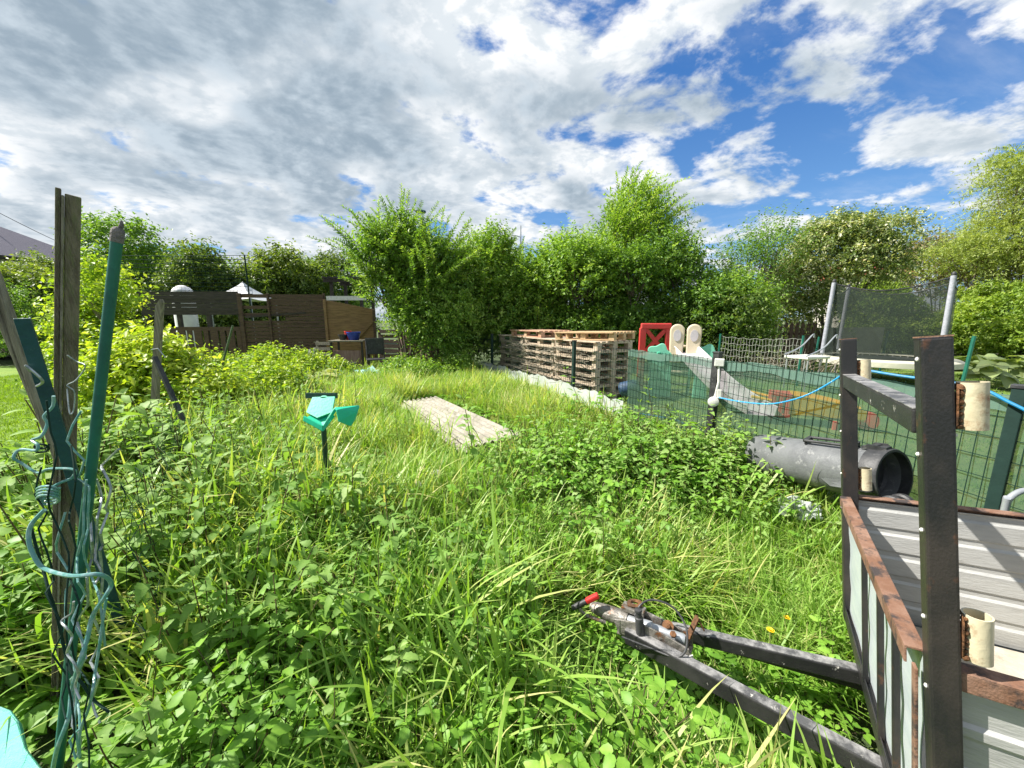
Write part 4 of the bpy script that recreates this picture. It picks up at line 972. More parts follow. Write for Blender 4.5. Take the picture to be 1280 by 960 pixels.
    def np_(i, j):
        p = A.lerp(B, j / n); z0 = gz(p); return Vector((p.x, p.y, z0 + 0.12 + 0.125 * i - 0.12 * math.sin(math.pi * j / n) * (i / 7))) + off[i][j]
    for i in range(8): mb.tube([np_(i, j) for j in range(n + 1)], 0.0013, 4, cap=False)
    for j in range(n + 1): mb.tube([np_(i, j) for i in range(8)], 0.0013, 4, cap=False)
    r = mb.build('wire_netting', DARKWIRE); tag(r, 'sagging old wire netting strung from the grooved post to the wooden stake', 'netting')
    # stake, black bar and cane
    t, q = P(200, 374, 3.25), P(193, 520, 3.45); b = to_ground(t, q); r = thing('wooden_stake', 'weathered grey wooden stake with a slanted top in the yellow shrubs', 'stake', b)
    mb = MB(); v = t - b; mb.slab([(-.026, 0, 0), (.026, 0, 0), Vector((.026, 0, 0)) + v * 0.985, Vector((.012, 0, 0)) + v, Vector((-.026, 0, 0)) + v * 0.965], 0.035); mb.build('stake_shaft', GREYWOOD, r)
    mb = MB(); mb.tube([v * 0.75 + Vector((-.03, -.025, 0)), v * 0.75 + Vector((.03, -.027, 0.01)), v * 0.72 + Vector((.09, -.02, -.02))], 0.004, 6); mb.build('wire_tie', BAREWIRE, r)
    t, q = P(193, 446, 3.15), P(242, 553, 3.2); b = to_ground(t, q)
    r = MB().beam(t - b, (0, 0, 0), 0.034, 0.03).build('metal_bar', BLACKPLASTIC, bevel=0.004); r.location = b; tag(r, 'black metal bar leaning against the wooden stake', 'bar')
    t, q = P(291, 407, 4.9), P(268, 488, 4.95); b = to_ground(t, q)
    r = MB().tube([(0, 0, 0), (t - b) * 0.5 + Vector((0.01, 0, 0)), t - b], [0.017, 0.015, 0.012], 8).build('plant_cane', pm('green_cane', (0.07, 0.12, 0.05), (0.04, 0.07, 0.03), scale=8), smooth=True); r.location = b; tag(r, 'thin green garden cane leaning among yellow shrubs', 'cane')
    # turquoise plastic board in the corner
    pts = [P(-70, 880, 1.30), P(0, 883, 1.30), P(15, 889, 1.29), P(26, 904, 1.27), P(34, 937, 1.21), P(56, 966, 1.16), P(60, 1020, 1.09), P(-70, 1040, 1.06)]
    c = pts[4].copy(); c.z = gz(c); r = thing('plastic_board', 'pale turquoise textured plastic board lying in the near corner', 'board', c)
    MB().slab([p - c for p in pts], 0.022).build('panel', PALETURQ, r, bevel=0.006)
    mb = MB(); k = (pts[0] + pts[-1]) / 2
    mb.beam(Vector((k.x, k.y, gz(k) - 0.02)) - c, k - c - Vector((0, 0, 0.012)), 0.05, 0.05); mb.build('base_rib', PALETURQ, r)
make_left()

# ================================================================== turquoise toddler seat on a green post
def make_seat():
    d = 2.45; t = P(402, 500, d); b = Vector((t.x - 0.02, t.y, gz(t) - 0.05))
    r = thing('green_stake', 'thin dark green stake holding up the turquoise plastic seat', 'stake', b)
    MB().tube([(0, 0, 0), (t - b)], 0.0165, 10).build('shaft', pm('dark_green_paint', (0.006, 0.035, 0.02), (0.01, 0.05, 0.03), scale=10, rough=0.5), r, smooth=True)
    q = [P(383, 491, d), P(421, 491, d), P(421, 498, d), P(383, 498, d)]
    MB().slab([p - b for p in q], 0.03).build('top_plate', pm('dark_green_board', (0.008, 0.045, 0.03), (0.012, 0.06, 0.04), scale=10, rough=0.5), r, bevel=0.003)
    base = P(402, 534, d - 0.12); r = thing('baby_swing_seat', 'bright turquoise plastic toddler swing seat hung on the green stake', 'swing seat', base)
    def shell(name, pts, th, hole=None, bev=0.006):
        mb = MB(); pts = [p - base for p in pts]
        if hole:
            c, rx, ry, n_ = hole; c = c - base; ux = (pts[1] - pts[0]).normalized(); uy = (pts[3] - pts[0]); uy = (uy - ux * uy.dot(ux)).normalized(); nn = ux.cross(uy)
            k = 20; ring = [c + ux * rx * math.cos(2 * math.pi * i / k) + uy * ry * math.sin(2 * math.pi * i / k) for i in range(k)]
            # outline resampled to the same count by casting from the hole centre
            out = []
            for v in ring:
                dd = (v - c).normalized(); best = 9
                for a, e in zip(pts, pts[1:] + pts[:1]):
                    ed = e - a; den = dd.dot(ux) * ed.dot(uy) - dd.dot(uy) * ed.dot(ux)
                    if abs(den) < 1e-9: continue
                    ac = a - c; tt = (ac.dot(ux) * ed.dot(uy) - ac.dot(uy) * ed.dot(ux)) / den; ss = (ac.dot(ux) * dd.dot(uy) - ac.dot(uy) * dd.dot(ux)) / den
                    if tt > 0 and -1e-6 <= ss <= 1 + 1e-6: best = min(best, tt)
                out.append(c + dd * best)
            o = nn * th / 2
            vs = [p + o for p in out] + [p + o for p in ring] + [p - o for p in out] + [p - o for p in ring]; fs = []
            for i in range(k):
                j = (i + 1) % k
                fs += [(i, j, k + j, k + i), (2 * k + j, 2 * k + i, 3 * k + i, 3 * k + j), (i, 2 * k + i, 2 * k + j, j), (k + j, 3 * k + j, 3 * k + i, k + i)]
            mb.add(vs, fs); return mb.build(name, TURQ, r)
        mb.slab(pts, th); return mb.build(name, TURQ, r, bevel=bev)
    db, df = d - 0.03, d - 0.17
    bk = [P(392, 493, db), P(418, 492, db), P(416, 521, d - .10), P(379, 526, d - .13)]
    bk = [P(391, 497, db), P(394, 492.5, db), P(417, 492, db), P(419, 496, db), P(416, 521, d - .10), P(379, 526, d - .13)]
    shell('backrest', [bk[0], bk[3], bk[4], bk[5]], 0.012, (P(405, 496.6, db), 0.022, 0.010, 0))
    shell('seat_pan', [P(379, 525, d - .13), P(399, 513, d - .04), P(419, 520, d - .08), P(404, 539, df)], 0.012)
    shell('front_lip', [P(404, 539.5, df), P(379, 526, d - .135), P(380, 519.5, d - .14), P(404, 532, df - .005)], 0.010)
    shell('side_wall', [P(404, 539.5, df), P(421, 513, d - .08), P(420, 508, d - .08), P(415, 513, d - .1), P(403, 533, df)], 0.010)
    shell('leg_guard', [P(418, 510, d - .12), P(449, 507, d - .02), P(446, 515, d - .05), P(421, 513, d - .16)], 0.014)
    shell('leg_guard', [P(420, 512, d - .16), P(446, 514, d - .05), P(438, 533, d - .07), P(423, 527, d - .15)], 0.012)
    shell('leg_guard', [P(449, 507, d - .02), P(446, 515, d - .05), P(438, 533, d - .07), P(444, 524, d - .02)], 0.010)
make_seat()

# ================================================================== far left: timber panels and what stands behind them
def rect_panel(px0, px1, d0, d1):
    a, b = P(px0, 420, d0), P(px1, 420, d1); return Vector((a.x, a.y, 0)), Vector((b.x, b.y, 0))
def make_timber():
    g = random.Random(4)
    def boards(mb, A, B, zs, h, th, gap=None, jit=0.006):
        d = (B - A).normalized(); n = Vector((-d.y, d.x, 0))
        for z in zs:
            o = n * g.uniform(-jit, jit); mb.slab([A + o + Vector((0, 0, z)), B + o + Vector((0, 0, z + g.uniform(-.008, .008))), B + o + Vector((0, 0, z + h)), A + o + Vector((0, 0, z + h + g.uniform(-.008, .008)))], th)
    # dark panel with lattice foot
    A, B = rect_panel(182, 304, 10.2, 10.2); zt = hz(365, 10.2); z0 = gz(A)
    base = (A + B) / 2; base.z = z0; r = thing('timber_fence', 'nearly black timber fence panel with a see-through gap above its lattice foot', 'fence', base)
    n = int((zt - (z0 + 1.42)) / 0.105); mb = MB(); boards(mb, A - base.xyz.xy.to_3d(), B - base.xy.to_3d(), [zt - z0 - 0.1 - 0.105 * i for i in range(n)], 0.100, 0.022)
    mb.build('board_infill', DARKTIMBER, r)
    a, b = A - base.xy.to_3d(), B - base.xy.to_3d(); mb = MB(); boards(mb, a, b, [1.05, 0.0], 0.10, 0.035)
    for k in range(12):
        p = a.lerp(b, (k + 0.5) / 12); mb.box((p.x, p.y, 0.55), (0.13 if k % 2 else 0.2, 0.03, 1.0))
    mb.build('lattice_foot', BROWNTIMBER, r)
    for k in (0.02, 0.36, 0.66, 0.985):
        p = a.lerp(b, k); MB().box((p.x, p.y + 0.06, (zt - z0) / 2 - 0.02), (0.09, 0.09, zt - z0 - 0.04)).build('fence_post', DARKTIMBER, r, bevel=0.005)
    # brown slatted panel
    A, B = rect_panel(306, 408, 10.2, 10.3); zt = hz(368, 10.2); base = (A + B) / 2; base.z = gz(base)
    r = thing('timber_fence', 'brown slatted fence panel with pale slits near its top corner', 'fence', base); a, b = A - base.xy.to_3d(), B - base.xy.to_3d(); H = zt - base.z
    mb = MB(); N = int(H / 0.1)
    for i in range(N):
        z = H - 0.1 - 0.1 * i
        if i in (1, 2, 4, 6): # gaps at the upper left: short pieces only
            boards(mb, a.lerp(b, 0.34 if i != 6 else 0.52), b, [z], 0.092, 0.02)
        else: boards(mb, a, b, [z], 0.092, 0.02)
    mb.build('board_infill', BROWNTIMBER, r)
    for k in (0.0, 0.34, 1.0):
        p = a.lerp(b, k); MB().box((p.x, p.y - 0.035 if k != 1 else p.y + 0.05, H / 2), (0.10 if k == 0 else 0.05, 0.05, H + 0.03)).build('fence_post', BROWNTIMBER, r, bevel=0.005)
    mb = MB(); mb.beam(a + Vector((0.1, -.03, H - 0.62)), b + Vector((-0.5, -.03, H - 0.5)), 0.02, 0.05); mb.build('loose_batten', DARKTIMBER, r)
    # tan panel, its right edge sagging
    A, B = rect_panel(409, 471, 10.3, 10.5); zt, zt2 = hz(375, 10.3), hz(387, 10.5); base = (A + B) / 2; base.z = gz(base)
    r = thing('timber_fence', 'lighter tan fence panel sagging towards the big shrub', 'fence', base); a, b = A - base.xy.to_3d(), B - base.xy.to_3d(); mb = MB(); N = 19
    for i in range(N):
        f = i / N; z0_, z1_ = (zt - base.z) * (1 - f), (zt2 - base.z) * (1 - f)
        mb.slab([a + Vector((0, g.uniform(-.006, .006), z0_ - 0.1)), b + Vector((0, g.uniform(-.006, .006), z1_ - 0.09)), b + Vector((0, 0, z1_)), a + Vector((0, 0, z0_))], 0.02)
    mb.build('board_infill', TANTIMBER, r)
    for k, h in ((0.02, zt), (0.98, zt2)):
        p = a.lerp(b, k); MB().box((p.x, p.y - 0.04, (h - base.z) / 2), (0.07, 0.05, h - base.z)).build('fence_post', TANTIMBER if k < .5 else BROWNTIMBER, r, bevel=0.004)
    mb = MB(); mb.beam(a.lerp(b, .62) + Vector((0, -.05, .9)), a.lerp(b, .95) + Vector((0, -.05, 1.35)), 0.03, 0.08); mb.build('diagonal_brace', TANTIMBER, r)
    # low slatted panel and rusted sheet
    A, B = rect_panel(473, 499, 9.9, 9.8); base = (A + B) / 2; base.z = gz(base); zt = hz(412, 9.9) - base.z
    r = thing('timber_fence', 'narrow low slatted dark panel between tan fence and rusty sheet', 'fence', base); a, b = A - base.xy.to_3d(), B - base.xy.to_3d()
    mb = MB(); boards(mb, a, b, [zt - 0.09 - 0.13 * i for i in range(int(zt / 0.13))], 0.09, 0.02); mb.build('board_infill', BROWNTIMBER, r)
    for k in (0.03, 0.97): p = a.lerp(b, k); MB().box((p.x, p.y + .04, zt / 2), (0.06, 0.05, zt + .04)).build('fence_post', DARKTIMBER, r, bevel=0.004)
    A, B = rect_panel(499, 548, 9.6, 9.3); base = (A + B) / 2; base.z = gz(base); zt = hz(415, 9.5) - base.z
    a, b = A - base.xy.to_3d(), B - base.xy.to_3d(); rows = []
    dd = (b - a).normalized(); nn = Vector((-dd.y, dd.x, 0))
    for z in (0, zt * 0.5, zt):
        rows.append([a.lerp(b, j / 48) + nn * 0.018 * math.cos(j * math.pi / 3) + Vector((0, 0, z + (0.05 * j / 48 if z else 0))) for j in range(49)])
    r = MB().grid(rows, 0.003).build('corrugated_sheet', RUSTSHEET, smooth=True); r.location = base; tag(r, 'pinkish rusty corrugated sheet standing upright under the big shrub', 'metal sheet')
    # wire mesh above the fence
    A, B = rect_panel(140, 322, 10.6, 10.6); base = Vector(((A.x + B.x) / 2, A.y, gz(A))); r = thing('wire_mesh_fence', 'tall dark wire mesh rising above the black timber panel', 'fence', base)
    a, b = A - base.xy.to_3d(), B - base.xy.to_3d(); z1, z0_ = hz(322, 10.6) - base.z, hz(368, 10.6) - base.z; mb = MB()
    for i in range(11): z = z0_ + (z1 - z0_) * i / 10; mb.tube([a + Vector((0, 0, z)), (a + b) / 2 + Vector((0, 0.03, z - 0.015)), b + Vector((0, 0, z))], 0.0075, 4)
    for i in range(41): p = a.lerp(b, i / 40); mb.tube([p + Vector((0, 0, z0_)), p + Vector((0, 0, z1))], 0.003, 4)
    mb.build('mesh', DARKWIRE, r)
    for k in (0.0, 0.97): p = a.lerp(b, k); MB().tube([p + Vector((0, .03, 0)), p + Vector((0, .03, z1 + 0.02))], 0.02, 8).build('fence_post', DARKWIRE, r, smooth=True)
    # white tent peak
    d = 11.8; c = P(303, 352, d); base = Vector((c.x, c.y, gz(c))); r = thing('party_tent', 'white pointed tent top showing above the fence panels', 'tent', base)
    H = c.z - base.z; w = 0.62; e = H - 0.55; mb = MB(); n = 8; rows = []
    for i in range(n + 1):
        t = i / n; s_ = w * t; z = H - (H - e) * (t ** 0.8); row = []
        for k in range(4):
            x0, y0 = ((-1, -1), (1, -1), (1, 1), (-1, 1))[k]; x1, y1 = ((1, -1), (1, 1), (-1, 1), (-1, -1))[k]
            for j in range(6): f = j / 6; row.append((s_ * (x0 + (x1 - x0) * f), s_ * (y0 + (y1 - y0) * f), z - 0.05 * t * math.sin(math.pi * f)))
        row.append(row[0]); rows.append(row)
    mb.grid(rows); mb.build('canopy', CANVAS, r, smooth=True)
    for x, y in ((-1, -1), (1, -1), (1, 1), (-1, 1)): MB().tube([(x * w, y * w, 0), (x * w, y * w, e)], 0.025, 8).build('leg', STEELGREY, r)
    d = 11.6; c = P(227, 357, d); base = Vector((c.x, c.y, gz(c))); r = thing('garden_igloo', 'small white dome top peeping over the black fence panel', 'dome', base); H = c.z - base.z
    MB().lathe([(0.29, 0), (0.29, H - 0.28)] + [(0.29 * math.cos(a * math.pi / 18), H - 0.28 + 0.29 * math.sin(a * math.pi / 18)) for a in range(1, 9)] + [(0.01, H + 0.01)], n=20).build('dome_shell', CANVAS, r, smooth=True)
    MB().lathe([(0.31, H - 0.34), (0.31, H - 0.28)], n=20).build('collar', WHITEPLASTIC, r)
    # dark pergola in the gap
    d = 14; c = P(432, 352, d); base = Vector((c.x, c.y, gz(c))); r = thing('pergola', 'dark wooden pergola roof in the gap beside the big shrub', 'pergola', base); H = c.z - base.z
    for x in (-0.55, 0.55):
        for y in (0, 1.2): MB().box((x, y, H / 2), (0.1, 0.1, H)).build('post', DARKTIMBER, r)
    mb = MB(); [mb.box((0, y, H + 0.04), (1.6, 0.06, 0.14)) for y in (-.1, 1.3)]; [mb.box((-0.7 + 0.2 * i, 0.6, H + 0.13), (0.06, 1.8, 0.06)) for i in range(8)]; mb.build('roof_slats', DARKTIMBER, r)
    MB().box((0, -0.05, H * 0.78), (1.5, 0.03, 0.16)).build('pale_panel', WHITEPLASTIC, r)
    # slate roofed house far left
    d = 34; c = P(-92, 272, d); r = thing('house', 'house with a grey slate roof far beyond the hedge', 'house', (c.x, c.y, 0.2)); H = c.z - 0.2; w, l, e = 7.5, 6.0, H - 3.6
    MB().box((0, 0, e / 2), (2 * l, 2 * w - 1, e)).build('wall', RENDERWALL, r)
    A_, B_ = Vector((-l + 2.5, 0, H)), Vector((l - 1.5, 0, H)); ee = [Vector((-l - .4, -w, e - .1)), Vector((l + 3.4, -w, e - .1)), Vector((l + 3.4, w, e - .1)), Vector((-l - .4, w, e - .1))]
    rf = MB().add([A_, B_] + ee, [(2, 3, 1, 0), (3, 4, 1), (4, 5, 0, 1), (5, 2, 0), (5, 4, 3, 2)]).build('roof', SLATE, r)
    MB().tube([B_ + Vector((0, 0, -.1)), B_ + Vector((0, 0, 0.9)), B_ + Vector((-.15, 0, 1.3))], [0.09, 0.05, 0.02], 8).build('finial', STEELGREY, rf)
    for x in (-3, 0, 3):
        f = MB().box((x, -w + 0.46, e * 0.6), (1.1, 0.12, 1.4)).build('window', WHITEPLASTIC, r); MB().box((x, -w + 0.40, e * 0.6), (0.9, 0.06, 1.2)).build('pane', BLACKPLASTIC, f)
    # overhead cable
    a, b = P(-60, 235, 20), P(190, 345, 30); pts = [a.lerp(b, i / 16) - Vector((0, 0, 0.5 * math.sin(math.pi * i / 16))) for i in range(17)]; c = pts[0].copy()
    o = MB().tube([p - c for p in pts], 0.018, 5).build('overhead_cable', BLACKPLASTIC, smooth=True); o.location = c; tag(o, 'black overhead cable sloping down past the slate roof', 'cable')
    # street lamps
    for px, py, d, sg, lb in ((500, 247, 24, 1, 'street lamp rising behind the big feathery shrub'), (651, 282, 30, -1, 'street lamp just showing over the middle shrubs')):
        t = P(px, py, d); base = Vector((t.x, t.y, gz(t))); r = thing('street_lamp', lb, 'street lamp', base, group='street lamps beyond the thicket'); H = t.z - base.z
        MB().tube([(0, 0, 0), (0, 0, H * 0.5), (0, 0, H)], [0.09, 0.07, 0.045], 10).build('pole', STEELGREY, r, smooth=True)
        MB().tube(smooth_line([(0, 0, H - 0.9), (sg * 0.5, 0, H - 0.75), (sg * 1.0, 0, H - 0.78)], 4), 0.035, 8).build('arm', STEELGREY, r, smooth=True)
        MB().lathe([(0.02, -0.4), (0.11, -0.3), (0.14, 0.0), (0.1, 0.3), (0.02, 0.36)], (sg * 1.3, 0, H - 0.84), (sg, 0, -0.12), 12).build('lamp_head', TEALSTEEL, r, smooth=True)
make_timber()

# ---- clutter in front of the tan panel
def make_clutter():
    d = 9.3
    c = P(437, 425, d); base = Vector((c.x, c.y, gz(c))); H = max(c.z - base.z, 0.6); r = thing('garden_table', 'old grey garden table piled with a blue tub before the tan panel', 'table', base)
    MB().box((0, 0, H - 0.015), (0.86, 0.5, 0.03)).build('tabletop', GREYWOOD, r, bevel=0.004)
    for x in (-.38, .38):
        for y in (-.2, .2): MB().box((x, y, H / 2 - .02), (0.04, 0.04, H - .04)).build('leg', DARKTIMBER, r)
    MB().box((-.05, -.1, H * .45), (0.7, 0.02, H * .5)).build('front_board', RUSTSHEET, r)
    def tub(name, px, d_, z, r0, r1, h, mat, label, cat, tilt=None):
        q = P(px, 430, d_); o = MB().lathe([(r0 * .9, 0), (r0, 0.01), (r1, h - .03), (r1 * 1.07, h - .025), (r1 * 1.07, h), (r1 * .96, h), (r0 * .93, 0.03)], n=20).build(name, mat, smooth=True); o.location = (q.x, q.y, z if z is not None else gz(q))
        if tilt: o.rotation_euler = tilt
        tag(o, label, cat); return o
    tz = base.z + H
    tub('plastic_tub', 443, d, tz, .12, .16, .2, BLUEPLASTIC, 'deep blue plastic tub standing on the garden table', 'tub')
    tub('flower_pot', 429, d - .02, tz, .07, .1, .14, BLACKPLASTIC, 'small dark pot on the garden table beside the blue tub', 'pot')
    tub('flower_pot', 436, d + .1, tz, .06, .085, .22, TOYRED, 'dull red pot behind the blue tub on the table', 'pot')
    tub('black_bucket', 428, 8.6, None, .2, .26, .34, BLACKPLASTIC, 'black plastic bucket on the ground by the blue sheeting', 'bucket')
    tub('black_bucket', 408, 9.1, None, .2, .25, .4, BLACKPLASTIC, 'dark tub half hidden in plants below the brown fence panel', 'bucket')
    # leaning small pallet-like grid
    c = P(402, 442, 9.4); r = thing('slatted_rack', 'greenish weathered slatted rack leaning against the tan panel', 'rack', (c.x, c.y, gz(c)), rotz=0.1); mb = MB(Matrix.Rotation(-0.25, 4, 'X'))
    for i in range(6): mb.box((0, 0, 0.08 + 0.14 * i), (0.5 - 0.02 * i, 0.03, 0.08))
    mb.build('slats', GREYWOOD, r)
    for x in (-.17, .17): MB(Matrix.Rotation(-0.25, 4, 'X')).box((x, 0.035, 0.42), (0.06, 0.035, 0.88)).build('upright', GREYWOOD, r)
    # folded dark chair
    c = P(470, 446, 9.0); r = thing('folding_chair', 'black folded garden chair between the table and the low slatted panel', 'chair', (c.x, c.y, gz(c)), rotz=0.4)
    MB().box((0, 0, .42), (.44, .42, .03)).build('seat', BLACKPLASTIC, r, bevel=.01); MB().box((0, .22, .72), (.44, .03, .4)).build('backrest', BLACKPLASTIC, r, bevel=.01)
    for x in (-.2, .2):
        MB().tube([(x, -.2, 0), (x, .24, .9)], .014, 6).build('leg', BLACKPLASTIC, r); MB().tube([(x, .22, 0), (x, -.12, .44)], .014, 6).build('leg', BLACKPLASTIC, r)
    # plastic sheeting and scraps
    g = random.Random(8)
    def scrap(name, px, py, d_, w, h, mat, label, amp=0.06, cat='plastic sheet'):
        c = P(px, py, d_); base = Vector((c.x, c.y, gz(c))); n = 9
        ph = [g.uniform(0, 6) for _ in range(4)]
        rows = [[(w * (j / n - .5), h * (i / n - .5) * (1 + 0.2 * math.sin(j)), 0.10 + amp * (math.sin(j * 1.3 + ph[0]) * math.cos(i * 1.1 + ph[1]) + .6 * math.sin(i * 2.3 + j * 1.7 + ph[2])) + amp) for j in range(n + 1)] for i in range(n + 1)]
        o = MB().grid(rows, 0.004).build(name, mat, smooth=False); o.location = base; tag(o, label, cat); return o
    scrap('plastic_sheet', 470, 458, 8.3, 1.3, .7, SKYBLUESHEET, 'pale blue plastic sheeting strewn before the black folded chair', .09)
    scrap('plastic_sheet', 412, 462, 8.0, .6, .5, SKYBLUESHEET, 'small blue plastic scrap lying left of the black bucket', .08)
    scrap('plastic_sheet', 400, 466, 7.4, .5, .4, WHITEPLASTIC, 'crumpled white plastic scrap among yellow shrubs', .07)
    for px, py, lb in ((384, 443, 'white plastic slat sticking up left of the other one'), (390, 441, 'white plastic slat sticking up at an angle beside the dark tub')):
        t = P(px + 3, py - 6, 8.0); b = to_ground(t, t + Vector((-.12, 0, -.5))); o = MB().beam(t - b, (0, 0, 0), .07, .012).build('broken_lath', WHITEPLASTIC); o.location = b; tag(o, lb, 'slat')
make_clutter()

# ================================================================== middle: sheets, tiles, pallets, mesh fence
def make_middle():
    g = random.Random(21)
    # corrugated fibre cement sheets lying in the grass, slightly fanned
    def csheet(q, dz, label):
        a, b, c, d = [Vector(p) for p in q]; base = (a + b + c + d) / 4; base.z = gz(base); rows = []
        for i in range(61):
            t = i / 60; p0, p1 = a.lerp(b, t), d.lerp(c, t)
            rows.append([p0.lerp(p1, s_ / 12) + Vector((0, 0, dz + 0.013 * math.sin(t * 2 * math.pi * 7.5) - base.z)) - Vector((base.x, base.y, 0)) for s_ in range(13)])
        o = MB().grid(rows, 0.007).build('corrugated_sheet', FIBRECEMENT, smooth=True); o.location = base; tag(o, label, 'roofing sheet', 'grey corrugated sheets lying in the grass'); return o
    zz = 0.31
    q = [G(504, 503, zz), G(545, 497, zz), G(651, 545, zz - .04), G(585, 562, zz - .04)]
    csheet(q, 0.02, 'grey corrugated sheet on top of the pile lying in the grass')
    csheet([v + Vector((-0.07, -0.05, 0)) for v in q], -0.02, 'middle grey corrugated sheet of the pile in the grass')
    csheet([v + Vector((0.05, 0.03, 0)) for v in q], -0.06, 'lowest grey corrugated sheet of the pile in the grass')
    # broken roof tiles by the fence foot
    for i, (px, py, lb) in enumerate([(606, 477, 'furthest broken orange roof tile beside the fence foot'), (618, 482, 'orange roof tile lying second from the far end of the row'), (630, 485, 'orange roof tile tilted on its neighbour near the white sheeting'), (640, 489, 'nearest orange roof tile of the row by the white sheeting')]):
        p = G(px, py, 0.36); mb = MB(); rows = [[(0.30 * (a / 10 - .5), 0.38 * (b / 4 - .5), 0.05 * math.sin(a / 10 * math.pi * 2) * 0.7 + 0.06) for b in range(5)] for a in range(11)]
        o = mb.grid(rows, 0.014).build('roof_tile', TERRACOTTA, smooth=True); o.location = (p.x, p.y, gz(p) + 0.04 + .02 * (i % 2)); o.rotation_euler = (0.15 * (i % 3 - 1), 0.2 * (i % 2) + .12, 0.6 + i * 0.7); tag(o, lb, 'roof tile', 'orange roof tiles by the fence')
    # --- pallets
    def pallet(mat):
        r = thing('pallet', 'x', 'pallet')
        mb = MB()
        for k in range(7): mb.box((0, -0.40 + 0.8 * k / 6 * 0.985 + .006, 0.133), (1.2, 0.088 if k % 2 else 0.1, 0.02))
        mb.build('deck_boards', mat, r)
        mb = MB(); [mb.box((x, 0, 0.111), (0.1, 0.8, 0.02)) for x in (-.55, 0, .55)]; mb.build('cross_boards', mat, r)
        for x in (-.55, 0, .55):
            for y in (-.35, 0, .35): MB().box((x, y, 0.061), (0.1, 0.1, 0.077)).build('block', mat, r)
        for y in (-.35, 0, .35): MB().box((0, y, 0.011), (1.2, 0.1, 0.02)).build('base_board', mat, r)
        return r
    protos = [pallet(m) for m in PALLETWOOD]; used = [False] * 3
    A, B = FP[2], FP[1]; u = (B - A).normalized(); n = Vector((-u.y, u.x, 0)); n = n if n.x > 0 else -n; ang = math.atan2(u.y, u.x)
    def put(kind, c, z, rz, label, tilt=(0, 0)):
        if used[kind]: o = copy_tree(protos[kind])
        else: o = protos[kind]; used[kind] = True
        o.location = (c.x, c.y, z); o.rotation_euler = (tilt[0], tilt[1], rz); o['label'] = label; o['group'] = 'pallets stacked behind the mesh fence'
    ordn = ['lowest', 'second from the ground', 'third from the ground', 'fourth from the ground', 'fifth from the ground', 'sixth from the ground', 'seventh from the ground', 'eighth from the ground']
    stacks = [(0.45, 0.75, 7, 'stack nearest the green shade net'), (1.75, 0.76, 7, 'middle stack behind the second fence post'), (3.06, 0.80, 7, 'far stack beside the hawthorn bush')]
    for si, (su, sn, N, nm) in enumerate(stacks):
        c = A + u * su + n * sn; z = gz(c) - 0.01
        for i in range(N):
            cc = c + u * g.uniform(-.035, .035) + n * g.uniform(-.03, .03)
            put(0, cc, z, ang + g.uniform(-.03, .03), f'grey weathered pallet, {ordn[i]} in the {nm}'); z += 0.1455
        if si == 0: put(1, c + n * .08 + u * 0.05, z, ang + 0.35, 'fresh yellowish pallet lying skewed on top of the nearest stack', (0.0, 0.02))
        if si == 1: put(2, c + u * .55, z, ang + 0.06, 'reddish worn pallet lying across the two further stacks', (0, 0))
    # brushwood pushed between and in front of the stacks
    mb = MB()
    for i in range(260):
        p = A + u * g.uniform(-0.15, 2.6) + n * g.uniform(0.12, 0.42); z = gz(p) + g.choice((0.05, 0.15, .25, .35, .5, .65, .8)) + g.uniform(-.05, .05); L = g.uniform(.2, .7); a = ang + g.gauss(0, .5)
        q = p + Vector((math.cos(a) * L, math.sin(a) * L, 0)); k = p.lerp(q, .5) + Vector((0, 0, g.uniform(-.06, .08)))
        mb.tube([Vector((p.x, p.y, z)), Vector((k.x, k.y, z + g.uniform(-.05, .08))), Vector((q.x, q.y, z + g.uniform(-.12, .12)))], [.007, .005, .003], 4)
    o = mb.build('brushwood', GREYWOOD); tag(o, 'dead twigs stuffed in front of the pallet stacks', 'twigs', kind='stuff')
    # blue crate-like drum in the stack's shadow
    c = A - u * 0.45 + n * 0.62; o = MB().lathe([(.1, 0), (.12, .02), (.12, .24), (.09, .29), (.04, .3)], n=18).build('plastic_barrel', pm('dusty_blue_plastic', (.02, .05, .10), (.03, .07, .12), scale=6), smooth=True); o.location = (c.x, c.y, gz(c) + .22); o.rotation_euler = (.5, 1.2, 0); tag(o, 'dusty blue plastic barrel tipped beside the nearest pallet stack', 'barrel')
    # --- mesh fence
    r = thing('mesh_fence', 'green welded mesh garden fence on dark green posts', 'fence', (FP[2].x, FP[2].y, gz(FP[2]))); b0 = Vector((FP[2].x, FP[2].y, gz(FP[2])))
    for i, p in enumerate(FP):
        t = 1.26 if i != 3 else 1.275; w = 0.05 if i != 3 else 0.062; z0 = gz(p) - .1
        mt = GREENDARK if i != 3 else BLACKPLASTIC
        o = MB().box((p.x - b0.x, p.y - b0.y, (z0 + t) / 2 - b0.z), (w, w, t - z0), Matrix.Rotation(ang, 3, 'Z')).build('fence_post', mt, r, bevel=0.004)
        MB().box((p.x - b0.x, p.y - b0.y, t - b0.z + .008), (w + .01, w + .01, .018), Matrix.Rotation(ang, 3, 'Z')).build('post_cap', BLACKPLASTIC, o, bevel=0.003)
